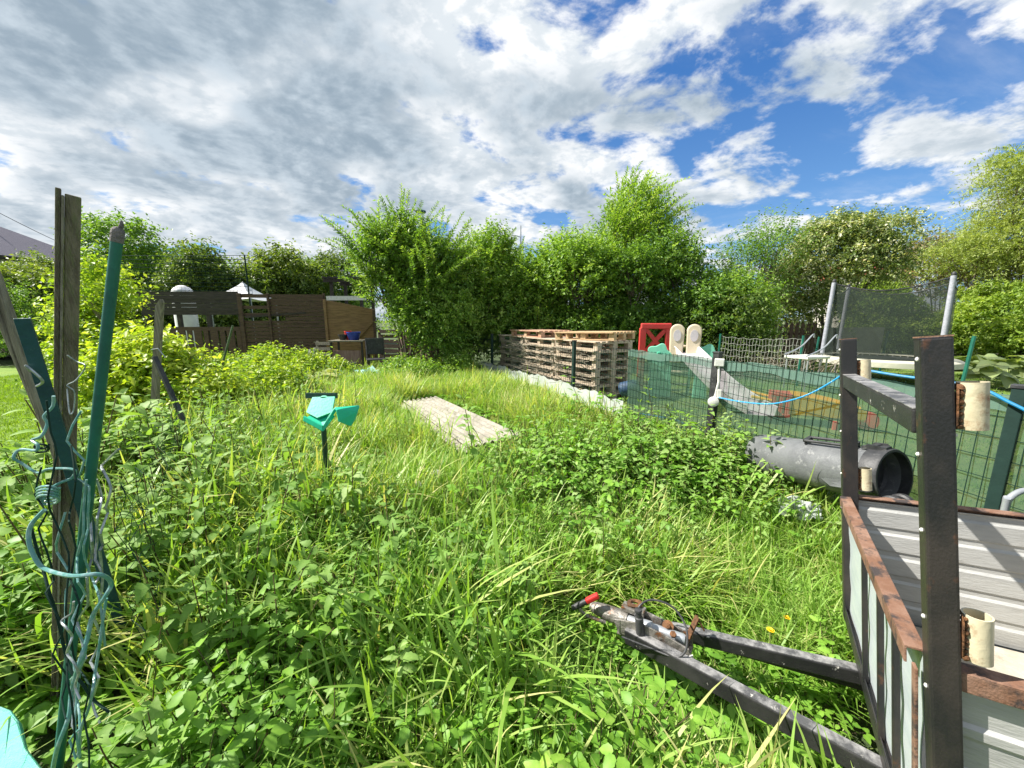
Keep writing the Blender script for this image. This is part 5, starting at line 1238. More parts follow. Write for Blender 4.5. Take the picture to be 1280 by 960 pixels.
    for p, q in zip(FP[:-1], FP[1:]):
        mb = MB(); L = (q - p).length; nv = int(L / 0.055); nn = (q - p).normalized(); nn = Vector((nn.y, -nn.x, 0)) * 0.0025
        for i in range(1, nv):
            w = p.lerp(q, i / nv); mb.beam((w.x - b0.x, w.y - b0.y, gz(w) + .02 - b0.z), (w.x - b0.x, w.y - b0.y, 1.225 - b0.z), .0034, .0034, up=(q - p))
        for k in range(11):
            f = k / 10; za, zb = gz(p) + .03 + (1.215 - gz(p) - .03) * f, gz(q) + .03 + (1.215 - gz(q) - .03) * f
            mb.beam(p + nn + Vector((-b0.x, -b0.y, za - b0.z)), q + nn + Vector((-b0.x, -b0.y, zb - b0.z)), .0036, .0036)
        mb.build('wire_panel', DARKWIRE, r)
    # --- shade net on the far side of the mesh, from mid panel to beyond the trailer
    st = PV(784, 460, FP[2], FP[3]); st.z = 0; line = [Vector((st.x, st.y, 0)), FP[3], FP[4], FP[5]]
    off = Vector((n.x, n.y, 0)) * 0.02
    pts = []
    for p, q in zip(line[:-1], line[1:]):
        k = max(2, int((q - p).length / 0.06)); pts += [p.lerp(q, i / k) for i in range(k)]
    pts.append(line[-1]); base = pts[0].copy(); base.z = gz(base)
    def wav(i, z): return off * (1.0 + 0.9 * math.sin(i * 0.23) * math.sin(z * 3.0 + i * 0.11) + 0.5 * math.sin(i * .71 + z * 6))
    net = thing('shade_net', 'green knitted shade net tied along the mesh fence', 'shade net', base)
    rows = [[p + wav(i, z) + Vector((0, 0, gz(p) + .0 + (1.20 - gz(p)) * z + .006 * math.sin(i * .9))) - base for z in np.linspace(0, 1, 14)] for i, p in enumerate(pts)]
    MB().grid(rows).build('net_sheet', NETGREEN, net, smooth=True)
    rows = [[p + wav(i, 1) - off * 0.6 + Vector((0, 0, 1.215 - z + .010 * math.sin(i * .5) + .004 * math.sin(i * 1.9))) - base for z in (0, .03, .06, .085 + .012 * math.sin(i * .37))] for i, p in enumerate(pts)]
    MB().grid(rows).build('folded_hem', NETPALE, net, smooth=True)
    # white sheeting along the fence foot
    line = [FP[1] + (FP[0] - FP[1]).normalized() * .3, FP[1], FP[2], Vector((st.x, st.y, 0))]; pts = []
    for p, q in zip(line[:-1], line[1:]):
        k = max(2, int((q - p).length / 0.05)); pts += [p.lerp(q, i / k) for i in range(k)]
    pts.append(line[-1]); base = pts[0].copy(); base.z = gz(base); rows = []
    for i, p in enumerate(pts):
        h = .30 + .02 * math.sin(i * .4) + .012 * math.sin(i * 1.3) + .01 * i / len(pts)
        rows.append([p - off * (1.5 + .5 * math.sin(i * .31 + z * 4) + 1.2 * (1 - z)) + Vector((0, 0, gz(p) - .01 + h * z)) - base for z in np.linspace(0, 1, 5)])
    o = MB().grid(rows, .002).build('plastic_sheeting', WHITESHEET, smooth=True); o.location = base; tag(o, 'milky white plastic sheeting along the foot of the mesh fence', 'plastic sheet')
    # --- white line reel strapped to the dark post
    p = FP[3]; fr = -Vector((p.x, p.y, 0)).normalized(); rt = Vector((-fr.y, fr.x, 0)); c = p + fr * .055; base = Vector((c.x, c.y, .9))
    r = thing('line_reel', 'white plastic line reel strapped to the dark fence post', 'line reel', base); rot = Matrix((rt, -fr, Vector((0, 0, 1)))).transposed()
    cz = P(897, 452, (Vector((c.x, c.y, 1.2)) - Vector((0, 0, EYE))).length).z
    MB().box(rt * (.02) + Vector((0, 0, 1.19 - .9)), (.085, .05, .075), rot).build('housing', WHITEPLASTIC, r, bevel=.008)
    MB().tube([rt * .02 + Vector((0, 0, .25)), rt * .03 + fr * .02 + Vector((0, 0, .1)), rt * .015 + Vector((0, 0, -.03)), Vector((0, 0, -.09))], .012, 8).build('strap', WHITEPLASTIC, r, smooth=True)
    MB().box(rt * .045 + Vector((0, 0, -.02)), (.04, .05, .09), rot).build('clip', WHITEPLASTIC, r, bevel=.006)
    MB().lathe([(.005, 0), (.042, .004), (.05, .018), (.05, .034), (.03, .042), (.004, .043)], Vector((0, 0, -.10)), fr, 20).build('winding_knob', WHITEPLASTIC, r, smooth=True)
    # --- blue cord drooping in front of the net and the blue hose behind it
    sA, sB = FP[3] - off * 4, FP[4] - off * 4
    q = [PV(x, y, sA, sB) for x, y in ((899, 497), (925, 502), (960, 505), (990, 500), (1015, 491), (1040, 477), (1056, 466), (1062, 462))]; c = q[0].copy()
    o = MB().tube([p_ - c for p_ in smooth_line(q, 5)], .006, 7).build('drooping_rope', BLUECORD, smooth=True); o.location = c; tag(o, 'blue and white cord drooping from the white line reel', 'cord')
    sA, sB = FP[3] - off * 2.4, FP[4] - off * 2.4
    q = [PV(x, y, sA, sB) for x, y in ((1066, 460), (1090, 464), (1120, 469), (1150, 473), (1190, 478), (1232, 488), (1258, 501), (1290, 517), (1330, 540))]; c = q[0].copy()
    o = MB().tube([p_ - c for p_ in smooth_line(q, 5)], .008, 8).build('blue_hose', BLUEHOSE, smooth=True); o.location = c; tag(o, 'bright blue hose running along the net behind the trailer posts', 'hose')
    q = [G(800, 517, .3), G(830, 522, .3), G(853, 528, .28), G(856, 540, .28)]; c = q[0].copy(); o = MB().tube([v - c for v in smooth_line(q, 5)], .011, 7).build('blue_hose', BLUEHOSE, smooth=True); o.location = c; tag(o, 'short bit of blue hose emerging from weeds at the net foot', 'hose')
GREENDARK = pm('dark_green_post_paint', (0.005, 0.024, 0.018), (0.007, 0.03, 0.023), scale=10, rough=0.7, bump=0.05)
make_middle()

# ================================================================== trailer
def make_trailer():
    r = thing('utility_trailer', 'small rusty utility trailer, nose down in the weeds, with black posts and zinc panels', 'trailer'); r.matrix_basis = TRM
    W2, H1, HP = TR_W / 2, TR_H, TR_HP
    def L(px, py, d): return TRI @ P(px, py, d)
    def onfront(px, py, y=0.0):
        o = TRI @ Vector((0, 0, EYE)); d = (TRI @ P(px, py, 1.0)) - o; t = (y - o.y) / d.y; return o + d * t
    # posts with their tube sockets
    for sx, nm in ((-1, 'near'), (1, 'far')):
        x = sx * (W2 + (0.004 if sx < 0 else -0.004)); w = 0.044 if sx < 0 else 0.05
        LN = .024 if sx < 0 else 0.0
        ly = lambda z: -LN * (1 - z / HP)
        mb = MB(); mb.beam((x, ly(-.04), -.04), (x, ly(HP - .02), HP - .02), w, w, up=(0, 1, 0))
        o = mb.build('corner_post', BLACKRUST, r, bevel=0.005)
        mb = MB(); k = w * .36
        for (cx_, cy_, sx_, sy_) in ((0, w / 2 - .0015, w, .003), (0, -w / 2 + .0015, w, .003), (w / 2 - .0015, 0, .003, w - .006), (-w / 2 + .0015, 0, .003, w - .006)): mb.box((x + cx_, cy_, HP - .0187), (sx_, sy_, .0026))
        mb.build('open_tube_end', RUSTY, o)
        g = random.Random(5)
        for z in (.09, .30, .43, .62, .80, .96, 1.10):
            for (ax, off) in (((0, 1, 0), (0, w / 2, 0)), ((-1, 0, 0), (-w / 2, 0, 0)), ((0, -1, 0), (0, -w / 2, 0))):
                if g.random() < .45: MB().lathe([(.0045, 0), (.004, .0025), (.0015, .004)], Vector((x + off[0] + (g.uniform(-.008, .008) if ax[1] else 0), off[1] + ly(z), z + g.uniform(-.03, .03))), ax, 8).build('rivet', WHITEPLASTIC, o)
        for z0, z1 in ((.995, 1.083), (.545, .635)):
            c = Vector((x + (-.004 if sx < 0 else 0.0), -w / 2 - .0235 + ly(z0), 0)); ro, ri = .0205, .0178; prof = [(ro, z0), (ro, z1), (ri, z1), (ri, z0 + .004)]
            s_ = MB().lathe(prof, c, n=20).build('tube_socket', CREAMTUBE, r, smooth=True)
            mb = MB(); g2 = random.Random(int(z0 * 100))
            for sd in (-1, 1):
                z = z0 + .006
                while z < z1 - .006:
                    q = g2.uniform(.55, 1.15); mb.lathe([(.001, -.004 * q), (.0048 * q, -.001), (.0056 * q, .002), (.001, .005 * q)], Vector((c.x + sd * .0135 + g2.uniform(-.003, .003), -w / 2 - .005 + ly(z0), z)), (sd * .6 + g2.uniform(-.3, .3), -.3, g2.uniform(-.7, .7)), 8); z += g2.uniform(.005, .013)
                mb.slab([(c.x + sd * .012, -w / 2 - .001 + ly(z0), z0), (c.x + sd * .020, -w / 2 - .001 + ly(z0), z0 + .01), (c.x + sd * .021, -w / 2 - .001 + ly(z0), z1 - .012), (c.x + sd * .012, -w / 2 - .001 + ly(z0), z1)], .0018)
            mb.build('weld_bead', WELD, s_, smooth=True)
    MB().box((-W2 + .012, .020, (H1 - .03) / 2), (.022, .006, H1 - .034)).build('corner_angle', RUSTY, r, bevel=.0015)
    # crossbar between the posts
    mb = MB(); mb.box((0, 0.0, 1.0), (2 * W2 - .056, .042, .05)); mb.build('crossbar', WORNBLACK, r, bevel=.004)
    MB().box((0, 0.0, 1.0268), (2 * W2 - .058, .040, .003)).build('crossbar_top', LITWORNTOP, r, bevel=.001)  # paler strip with the sunlit look of the bar's top in its colour
    # front frame and zinc front panel
    mb = MB(); mb.box((0, .016, H1 - .004), (2 * W2 - .054, .034, .006)); mb.box((0, .031, H1 - .023), (2 * W2 - .054, .005, .034)); mb.build('front_top_rail', RUSTY, r, bevel=.0015)
    mb = MB(); mb.box((0, .008, -.014), (2 * W2 + .0, .03, .045)); mb.box((0, .02, .014), (2 * W2 - .052, .004, .02)); mb.build('front_bottom_rail', BLACKRUST, r, bevel=.003)
    rows = [[(-W2 + .027 + (2 * W2 - .054) * i / 24, .004 + .004 * math.sin(i * .9 + j) * math.sin(j * .7 + .4), .016 + (H1 - .03) * j / 10) for i in range(25)] for j in range(11)]
    MB().grid(rows, .0018).build('front_panel', ZINC, r, smooth=True)
    for px, top in ((1081, 652), (1101, 690), (1121, 752)):
        q = onfront(px, top, .016); MB().box((q.x, .018, (H1 - .045) / 2 + .005), (.013, .015, H1 - .055)).build('upright_bar', BLACKRUST, r, bevel=.003)
    # ribbed side panels with rusty top rails
    Ls = 1.72
    for sx in (-1, 1):
        rows = []; prof = []
        N = 5; hh = (H1 - .03)
        for k in range(N):
            z0 = .012 + hh * k / N; dz = hh / N; prof += [(z0, 0), (z0 + dz * .62, 0), (z0 + dz * .72, .006), (z0 + dz * .90, .006), (z0 + dz * .98, 0)]
        prof.append((.012 + hh, 0))
        rows = [[(sx * (W2 - .006 + (o_ if sx > 0 else o_)), -.028 - (Ls - .05) * i / 8 + .0, z) for i in range(9)] for z, o_ in prof]
        MB().grid(rows, .0016).build('side_panel', ALU, r)
        mb = MB(); mb.box((sx * W2, -Ls / 2 - .012, H1 - .002), (.036, Ls - .03, .005)); mb.box((sx * (W2 + .016), -Ls / 2 - .012, H1 - .02), (.0045, Ls - .03, .036)); mb.build('side_top_rail', RUSTY, r, bevel=.0012)
        MB().box((sx * W2, -Ls / 2 - .01, -.018), (.045, Ls - .04, .045)).build('side_bottom_rail', BLACKRUST, r, bevel=.003)
        MB().box((sx * W2, -Ls, H1 / 2), (.04, .04, H1 + .03)).build('rear_post', BLACKRUST, r, bevel=.003)
    MB().box((0, -Ls / 2 - .01, .008), (2 * W2 - .05, Ls - .06, .014)).build('floor', PLYWOOD, r)
    rows = [[(-W2 + .03 + (2 * W2 - .06) * i / 6, -Ls + .004, .02 + (H1 - .03) * j / 4) for i in range(7)] for j in range(5)]; MB().grid(rows, .002).build('tailgate', ALU, r)
    # wheels
    ax_y = -1.02; ctr = TRM @ Vector((0, ax_y, 0)); wr = .25
    zl = -(ctr.z - gz(ctr) - wr) / 1.0
    MB().tube([(-W2 - .09, ax_y, zl), (W2 + .09, ax_y, zl)], .02, 10).build('axle', BLACKRUST, r)
    for sx in (-1, 1):
        c = Vector((sx * (W2 + .11), ax_y, zl)); wh = MB().lathe([(.05, -.03), (.06, -.02), (.06, .02), (.05, .03)], c, (1, 0, 0), 16).build('wheel', BLACKRUST, r)
        MB().lathe([(.15, -.055), (.20, -.065), (.235, -.055), (.25, -.03), (.25, .03), (.235, .055), (.20, .065), (.15, .055)], c, (1, 0, 0), 28, cap=False).build('tyre', BLACKPLASTIC, wh, smooth=True)
        MB().lathe([(.055, -.02), (.13, -.01), (.152, -.05), (.152, .05), (.13, .01), (.055, .02)], c, (1, 0, 0), 24).build('rim', STEELGREY, wh, smooth=True)
        MB().box((sx * (W2 - .1), ax_y, (zl - .03) / 2), (.05, .3, -zl - .05 if zl < -.06 else .05)).build('spring_hanger', BLACKRUST, r)
    # drawbar
    def bar(name, a, b, w, h):
        a, b = Vector(a), Vector(b); mb = MB(); mb.beam(a, b, w, h); o = mb.build(name, WORNBLACK, r, bevel=.004)
        d = (b - a).normalized(); up = Vector((0, 0, 1)); x = d.cross(up).normalized(); up = x.cross(d)
        MB().beam(a + up * (h / 2 + .0012), b + up * (h / 2 + .0012), w * .82, .0024).build('sunlit_worn_top', LITWORNTOP, o); return o  # thin paler strip paints the sun on the beam's upper face, with worn chips
    bar('drawbar_beam', (-.262, -.35, -.07), (-.045, .80, -.052), .046, .06)
    bar('drawbar_beam', (.262, -.35, -.07), (.075, .64, -.052), .046, .05)
    mb = MB(); mb.beam((.245, -.05, -.135), (.125, .52, -.085), .03, .03); mb.build('drawbar_brace', BLACKRUST, r, bevel=.003)
    # overrun coupling at the tip
    A = Vector((0, .58, -.02)); 
    mb = MB(); mb.slab([(-.042, .55, -.075), (-.042, .84, -.06), (-.042, .86, -.005), (-.042, .74, .02), (-.042, .64, .004), (-.042, .55, -.02)], .008); mb.slab([(.042, .55, -.075), (.042, .84, -.06), (.042, .86, -.005), (.042, .74, .02), (.042, .64, .004), (.042, .55, -.02)], .008); mb.box((0, .70, -.07), (.078, .3, .008))
    cp = mb.build('coupling_housing', CASTIRON, r, bevel=.002)
    MB().lathe([(.004, .13), (.017, .127), (.027, .10), (.033, .05), (.035, 0), (.03, -.05)], (0, .86, -.02), (0, 1, .05), 18).build('coupling_head', CASTIRON, cp, smooth=True)
    MB().lathe([(.017, -.13), (.021, -.12), (.021, 0), (.026, .005), (.026, .05), (.021, .055), (.021, .12)], (.0, .70, -.018), (0, 1, 0), 16).build('damper_tube', STEELGREY, cp, smooth=True)
    mb = MB(); prof = [(.026 + .010 * math.cos(a * math.pi / 4), .008 * math.sin(a * math.pi / 4)) for a in range(9)]; mb.lathe(prof, (.05, .79, .035), (.15, .1, 1), 20, cap=False); mb.build('rusty_ring', WELD, cp, smooth=True)
    mb = MB(); mb.box((.03, .79, .02), (.05, .10, .022)); mb.build('ring_mount', CASTIRON, cp, bevel=.004)
    MB().lathe([(.017, -.06), (.019, -.055), (.017, .03), (.013, .034), (.013, .055), (.016, .058), (.015, .066), (.004, .068)], (-.052, .74, .02), (0, .05, 1), 16).build('clamp_grip', BLACKPLASTIC, cp, smooth=True)
    mb = MB(); mb.lathe([(.004, 0), (.022, .002), (.024, .012), (.011, .016), (.010, .026), (.003, .028)], (.02, .64, .0), (-.6, 0, .5), 12); mb.lathe([(.003, 0), (.013, .002), (.013, .012), (.003, .014)], (-.03, .61, .006), (-.4, 0, .9), 6); mb.build('brake_pivot', WELD, cp, smooth=True)
    mb = MB(); mb.beam((.012, .575, -.045), (.05, .53, .065), .026, .007); mb.beam((.05, .53, .062), (.058, .51, .012), .024, .006); mb.build('brake_bracket', WELD, cp, bevel=.002)
    mb = MB(); mb.slab([(-.066, .545, -.085), (-.052, .535, -.085), (-.052, .535, -.03), (-.066, .545, -.03)], .004); mb.build('link_plate', WHITEPLASTIC, cp)
    q = [Vector(v) for v in ((-.05, .76, .05), (-.02, .74, .09), (.02, .70, .10), (.02, .62, .095), (-.03, .56, .06), (-.085, .555, .0), (-.10, .60, -.03), (-.10, .70, -.03), (-.11, .80, -.02))]
    MB().tube(smooth_line(q, 5), .0042, 7).build('brake_cable', BLACKPLASTIC, r, smooth=True)
    # brake lever with its red grip, pushed forward over the weeds
    p0, p1, p2, p3 = L(757, 778, 1.70), L(731, 768, 1.72), L(722, 757, 1.72), L(748, 744, 1.70)
    lv = MB().tube(smooth_line([p0, p1, p2], 4), .008, 8).build('brake_lever', CASTIRON, r, smooth=True)
    m_ = p2.lerp(p3, .42); MB().tube([p2 + (p2 - p3) * .25, p2, m_], [.011, .014, .013], 10).build('lever_sleeve', BLACKPLASTIC, lv, smooth=True)
    mb = MB(); mb.beam(m_, p3, .026, .022); mb.build('red_grip', REDPLASTIC, lv, bevel=.006)
make_trailer()
def trailer_junk():
    p = TRM @ Vector((-.18, -.42, .018)); g = thing('old_clamp', 'grey metal clamp left lying on the trailer floor', 'clamp', p, rotz=.6)
    MB().tube([(-.07, 0, .018), (.05, .01, .018)], .012, 10).build('spindle', STEELGREY, g, smooth=True)
    MB().lathe([(.02, -.02), (.03, -.012), (.03, .012), (.02, .02)], (.055, .01, .03), (1, .1, 0), 12).build('screw_nut', CASTIRON, g)
    MB().tube(smooth_line([(-.06, 0, .02), (-.08, .05, .03), (-.03, .08, .03), (.04, .06, .02)], 4), .008, 8).build('jaw', STEELGREY, g, smooth=True)
    p = TRM @ Vector((.05, -.30, .017)); o = MB().slab([(-.1, -.06, 0), (.09, -.07, .004), (.11, .05, 0), (-.08, .07, .003)], .006).build('cardboard_scrap', pm('brown_card', (.30, .2, .12), (.22, .14, .08), scale=9)); o.location = p + Vector((0, 0, .006)); o.rotation_euler = (-.119, .046, .963); tag(o, 'brown scrap of card on the pale trailer floor', 'scrap')
    q = [P(1255, 640, 1.62), P(1258, 628, 1.62), P(1268, 618, 1.62), P(1284, 613, 1.62), P(1310, 618, 1.62), P(1318, 640, 1.62)]; b = q[-1].copy(); b.z = gz(b)
    q = [Vector((q[0].x, q[0].y, gz(q[0])))] + q + [b]
    o = MB().tube([v - b for v in smooth_line(q, 4)], .012, 10).build('hoop_pipe', STEELGREY, smooth=True); o.location = b; tag(o, 'bent grey hoop pipe standing between trailer and net', 'pipe')
trailer_junk()

# ================================================================== grey drum lying by the net
def make_drum():
    C1, C2 = PV(947, 566, FP[3], FP[4]), PV(1118, 597, FP[3], FP[4])
    nn = (FP[4] - FP[3]).normalized(); nn = Vector((nn.y, -nn.x, 0)); nn = nn if nn.x < 0 else -nn
    def dpt(px, py, f): v = PV(px, py, FP[3] + nn * f, FP[4] + nn * f); return v
    a, b = dpt(948, 567, .26), dpt(1116, 597, .26); rad = .16
    ax = (b - a); Ln = ax.length; ax.normalize(); base = (a + b) / 2; base.z -= rad
    r = thing('plastic_drum', 'scuffed grey plastic drum lying on its side against the green net', 'drum', base)
    up = (Vector((0, 0, 1)) - ax * ax.z).normalized(); sd = ax.cross(up)
    if sd.y > 0: sd = -sd                                       # towards the camera
    O = a - base
    MB().lathe([(rad * .5, .0), (rad * .9, .004), (rad * .97, .02), (rad, .05), (rad, Ln * .80), (rad * 1.0, Ln), (rad * .955, Ln), (rad * .94, Ln * .86), (rad * .9, Ln * .855)], O, ax, 48).build('shell', DRUMPLASTIC, r, smooth=True)
    MB().lathe([(rad * 1.015, Ln * .90), (rad * 1.07, Ln * .905), (rad * 1.07, Ln * 1.0), (rad * 1.03, Ln * 1.012), (rad * .95, Ln * 1.012), (rad * .95, Ln * .91)], O, ax, 48, cap=False).build('rim_collar', BLACKPLASTIC, r, smooth=True)
    MB().lathe([(.004, 0), (rad * .6, .004), (rad * .85, -.006), (rad * .93, .01)], O + ax * (Ln * .87), ax, 40, cap=False).build('mouth_shade_disc', BLACKPLASTIC, r, smooth=True)  # recessed black disc painting the shade inside the open end
    # two carrying handles and rim clips
    def on(t, ang, rr=1.0): return O + ax * (Ln * t) + (up * math.cos(ang) + sd * math.sin(ang)) * rad * rr
    for ang in (0.28, -1.9):
        s_ = up * math.cos(ang) + sd * math.sin(ang); tt = ax.cross(s_)
        mb = MB()
        for o_ in (-.03, .03): mb.tube([on(.5, ang, 1.0) + tt * o_, on(.5, ang, 1.16) + tt * o_, on(.82, ang, 1.16) + tt * o_, on(.82, ang, 1.0) + tt * o_], .010, 8)
        mb.beam(on(.5, ang, 1.15) - tt * .035, on(.5, ang, 1.15) + tt * .035, .024, .02); mb.beam(on(.82, ang, 1.15) - tt * .035, on(.82, ang, 1.15) + tt * .035, .024, .02)
        mb.build('handle', BLACKPLASTIC, r, smooth=True)
    for ang in (0.1, 1.75, -1.4, 3.3):
        s_ = up * math.cos(ang) + sd * math.sin(ang); tt = ax.cross(s_); mb = MB()
        mb.beam(on(.86, ang, 1.08), on(1.0, ang, 1.10), .012, .05, up=tt); mb.tube([on(.93, ang, 1.12) - tt * .035, on(.93, ang, 1.12) + tt * .035], .014, 8)
        for o_ in (-.035, .035): mb.slab([on(.86, ang, 1.02) + tt * o_, on(1.0, ang, 1.02) + tt * o_, on(.97, ang, 1.2) + tt * o_, on(.9, ang, 1.2) + tt * o_], .006)
        mb.build('rim_clip', BLACKPLASTIC, r)
    mb = MB()
    for t, l in ((.70, .2), (.66, .16)): mb.slab([on(t, 1.9, 1.0), on(t + l, 1.75, 1.0), on(t + l * 1.1, 2.0, 1.16), on(t + l * .4, 2.1, 1.1)], .005)
    mb.build('torn_flap', DRUMPLASTIC, r)
    for o_ in (-.07, .07):
        wc = O + ax * (Ln * 1.02) + (sd * .10 - up * .13) + ax.cross(up) * o_ * 0.6
        MB().lathe([(.012, -.018), (.05, -.02), (.06, -.012), (.06, .012), (.05, .02), (.012, .018)], wc + ax * .05, ax.cross(up) if abs(ax.z) < .9 else up, 20).build('wheel', BLACKPLASTIC, r, smooth=True)
    # crumpled clear sheet in front
    g = random.Random(31); c = dpt(1000, 626, .50); base = Vector((c.x, c.y, max(c.z - .09, gz(c)))); n = 9
    rows = [[(.22 * (j / n - .5) + g.uniform(-.012, .012), .15 * (i / n - .5) + g.uniform(-.012, .012), .05 + .035 * math.sin(i * 1.3) * math.cos(j * .9) + g.uniform(-.022, .022)) for j in range(n + 1)] for i in range(n + 1)]
    o = MB().grid(rows, .002).build('crumpled_film', WHITESHEET); o.location = base; o.rotation_euler = (.35, 0, -.5); tag(o, 'crumpled whitish plastic film below the grey drum', 'plastic film')
make_drum()

# ================================================================== beyond the net: toys, trampoline, second fence
def make_garden():
    g = random.Random(12)
    # slide with ear handles and cloud-shaped sides
    d = 6.4; b = P(852, 480, d); base = Vector((b.x, b.y, gz(b))); r = thing('toddler_slide', 'mint and pale lilac toddler slide with two rounded cream handles', 'slide', base, rotz=-0.35)
    H = hz(442, d) - base.z; Ht = hz(405, d) - base.z
    for x in (-.13, .13):
        mb = MB(); out = [(x + .115 * math.cos(a) * (1 if True else 1), 0, Ht - .12 + .12 * math.sin(a)) for a in np.linspace(0, math.pi, 11)]; out = out + [(x - .10, 0, H - .15), (x + .10, 0, H - .15)]
        o = mb.slab(out, .09).build('handle', CREAM, r, bevel=.02, smooth=False)
        out = [(x + .062 * math.cos(a), -.048, Ht - .19 + .10 * math.sin(a)) for a in np.linspace(0, 2 * math.pi, 15)[:-1]]; MB().slab(out, .012).build('grip_recess', LILAC, o)
    def flower(x, y, z, s_): 
        pts = []
        for k in range(40):
            a = 2 * math.pi * k / 40; rr = s_ * (1 + .13 * math.cos(5 * a)); pts.append((x + rr * math.cos(a), y, z + rr * math.sin(a)))
        return pts
    for x in (-.40, .34):
        o = MB().slab(flower(x, -.02 if x < 0 else .03, H - .03, .19), .06).build('cloud_side', MINT, r, bevel=.012)
        MB().lathe([(.03, 0), (.035, .01), (.02, .03), (.004, .032)], (x, -.05 if x < 0 else 0, H - .0), (0, -1, 0), 12).build('hub_cap', pm('deep_mint', (.05, .42, .25)), o, smooth=True)
    MB().slab([(-.58, 0, .02), (-.16, 0, .02), (-.2, 0, H - .05), (-.52, 0, H - .05)], .07).build('side_panel', MINT, r, bevel=.015)
    MB().slab([(.18, .05, .02), (.40, .05, .02), (.38, .05, H - .05), (.2, .05, H - .05)], .07).build('side_panel', MINT, r, bevel=.015)
    prof = smooth_line([(0, .02, H + .02), (.12, -.25, H - .1), (.42, -.7, H * .48), (.66, -1.05, .2), (.86, -1.35, .10)], 6); rows = []
    for p in prof:
        rows.append([p + Vector((-.19, 0, .13)), p + Vector((-.17, 0, .12)), p + Vector((-.155, 0, .01)), p, p + Vector((.155, 0, .01)), p + Vector((.17, 0, .12)), p + Vector((.19, 0, .13))])
    MB().grid(rows, .012).build('chute', LILAC, r)
    for i in range(4): MB().box((-.02, .2 + .09 * (3 - i), .18 + .24 * i), (.32, .08, .04)).build('step', CREAM, r, bevel=.01)
    for x in (-.19, .15): MB().beam((x, .56, 0), (x, .08, H - .02), .05, .06).build('ladder_side', MINT, r, bevel=.01)
    # red plastic lattice playpiece
    d = 7.3; b = P(816, 470, d); base = Vector((b.x, b.y, gz(b))); r = thing('play_gate', 'red plastic play gate with crossed lattice standing left of the slide', 'toy', base, rotz=-.15); H = hz(404, d) - base.z; w = .56
    MB().box((0, 0, H - .055), (w, .10, .11)).build('top_beam', TOYRED, r, bevel=.02)
    for x in (-w / 2 + .04, w / 2 - .04): MB().box((x, 0, (H - .09) / 2), (.12, .09, H - .09)).build('upright', TOYRED, r, bevel=.012)
    for z in (H - .62, .15): MB().box((0, 0, z), (w - .16, .06, .07)).build('cross_rail', TOYRED, r, bevel=.01)
    mb = MB(); mb.beam((-w / 2 + .08, 0, H - .58), (w / 2 - .08, 0, H - .09), .05, .075); mb.beam((-w / 2 + .08, .001, H - .09), (w / 2 - .08, .001, H - .58), .048, .072); mb.build('crossed_lattice', TOYRED, r)
    mb = MB(); mb.lathe([(.04, 0), (.05, .02), (.05, .16), (.04, .18)], (-w / 2 - .02, -.12, H - .62), (1, 0, 0), 14); mb.build('roller', REDPLASTIC, r, smooth=True)
    for i, x in enumerate((-.12, .02)): MB().lathe([(.03, 0), (.045, .04), (.03, .12), (.045, .16), (.01, .2)], (x + .18, -.1, H - .66), (0, 0, 1), 12).build('skittle', REDPLASTIC, r, smooth=True)
    # red and yellow toy barrow
    d = 4.9; b = P(1008, 500, d); base = Vector((b.x, b.y, gz(b))); r = thing('toy_barrow', 'red and yellow plastic toy barrow tipped over on the lawn', 'toy barrow', base, rotz=-.55); 
    zt = hz(468, d) - base.z; h = .30
    tray = [(-.42, -.16, .10), (.36, -.2, .06), (.48, .18, .10), (-.36, .2, .12)]
    rows = []
    for i in range(13):
        t = i / 12; x = -.20 + .78 * t; hh = h * (1 - .45 * t * t); rows.append([(x, -.2 + .05 * t, hh + .10), (x, -.17 + .05 * t, .14 + .02 * t), (x, 0, .10), (x, .17 - .04 * t, .14), (x, .2 - .04 * t, hh + .10)])
    MB().grid(rows, .012).build('tray', TOYYELLOW, r)
    mb = MB(); [mb.box((-.36 + .075 * i, -.19, .26), (.05, .03, .30)) for i in range(3)]; mb.box((-.29, -.19, .395), (.24, .04, .05)); mb.box((-.29, -.19, .12), (.24, .04, .05)); mb.box((-.29, 0.01, .26), (.24, .34, .28)); mb.build('red_body', TOYRED, r, bevel=.012)
    MB().lathe([(.03, -.04), (.11, -.035), (.12, 0), (.11, .035), (.03, .04)], (.62, 0, .13), (0, 1, 0), 18).build('wheel', TOYRED, r, smooth=True)
    for y in (-.16, .16): MB().tube([(-.38, y, .3), (-.62, y * 1.2, .34)], .02, 8).build('handle', TOYYELLOW, r, smooth=True)
    for x in (-.38, .3):
        for y in (-.13, .13): MB().box((x, y, .05), (.05, .05, .12)).build('foot', TOYRED, r, bevel=.008)
    # trampoline
    D = 8.3; c = Vector((8.3, 8.3, 0)); z0 = gz(c); base = Vector((c.x, c.y, z0)); r = thing('trampoline', 'round garden trampoline with dark safety net on grey poles', 'trampoline', base); R_, zr = 1.16, .76 - z0
    def circ(rr, z, n=48, a0=0): return [(rr * math.cos(a0 + 2 * math.pi * i / n), rr * math.sin(a0 + 2 * math.pi * i / n), z) for i in range(n + 1)]
    MB().grid([circ(.93, zr - .012), circ(.01, zr - .02)]).build('jump_mat', BLACKPLASTIC, r)
    MB().grid([circ(.93, zr + .012), circ(R_, zr + .02), circ(R_ + .07, zr - .02), circ(R_ + .08, zr - .11)], .012).build('edge_pad', pm('bleached_pad', (.52, .50, .40), (.42, .42, .33), scale=5, rough=.7, bump=.2), r, smooth=True)
    MB().tube(circ(R_ + .03, zr - .05), .025, 8, cap=False).build('ring_tube', STEELGREY, r, smooth=True)
    angs = [R(-5 + 90 * k) for k in range(4)]; tops = []
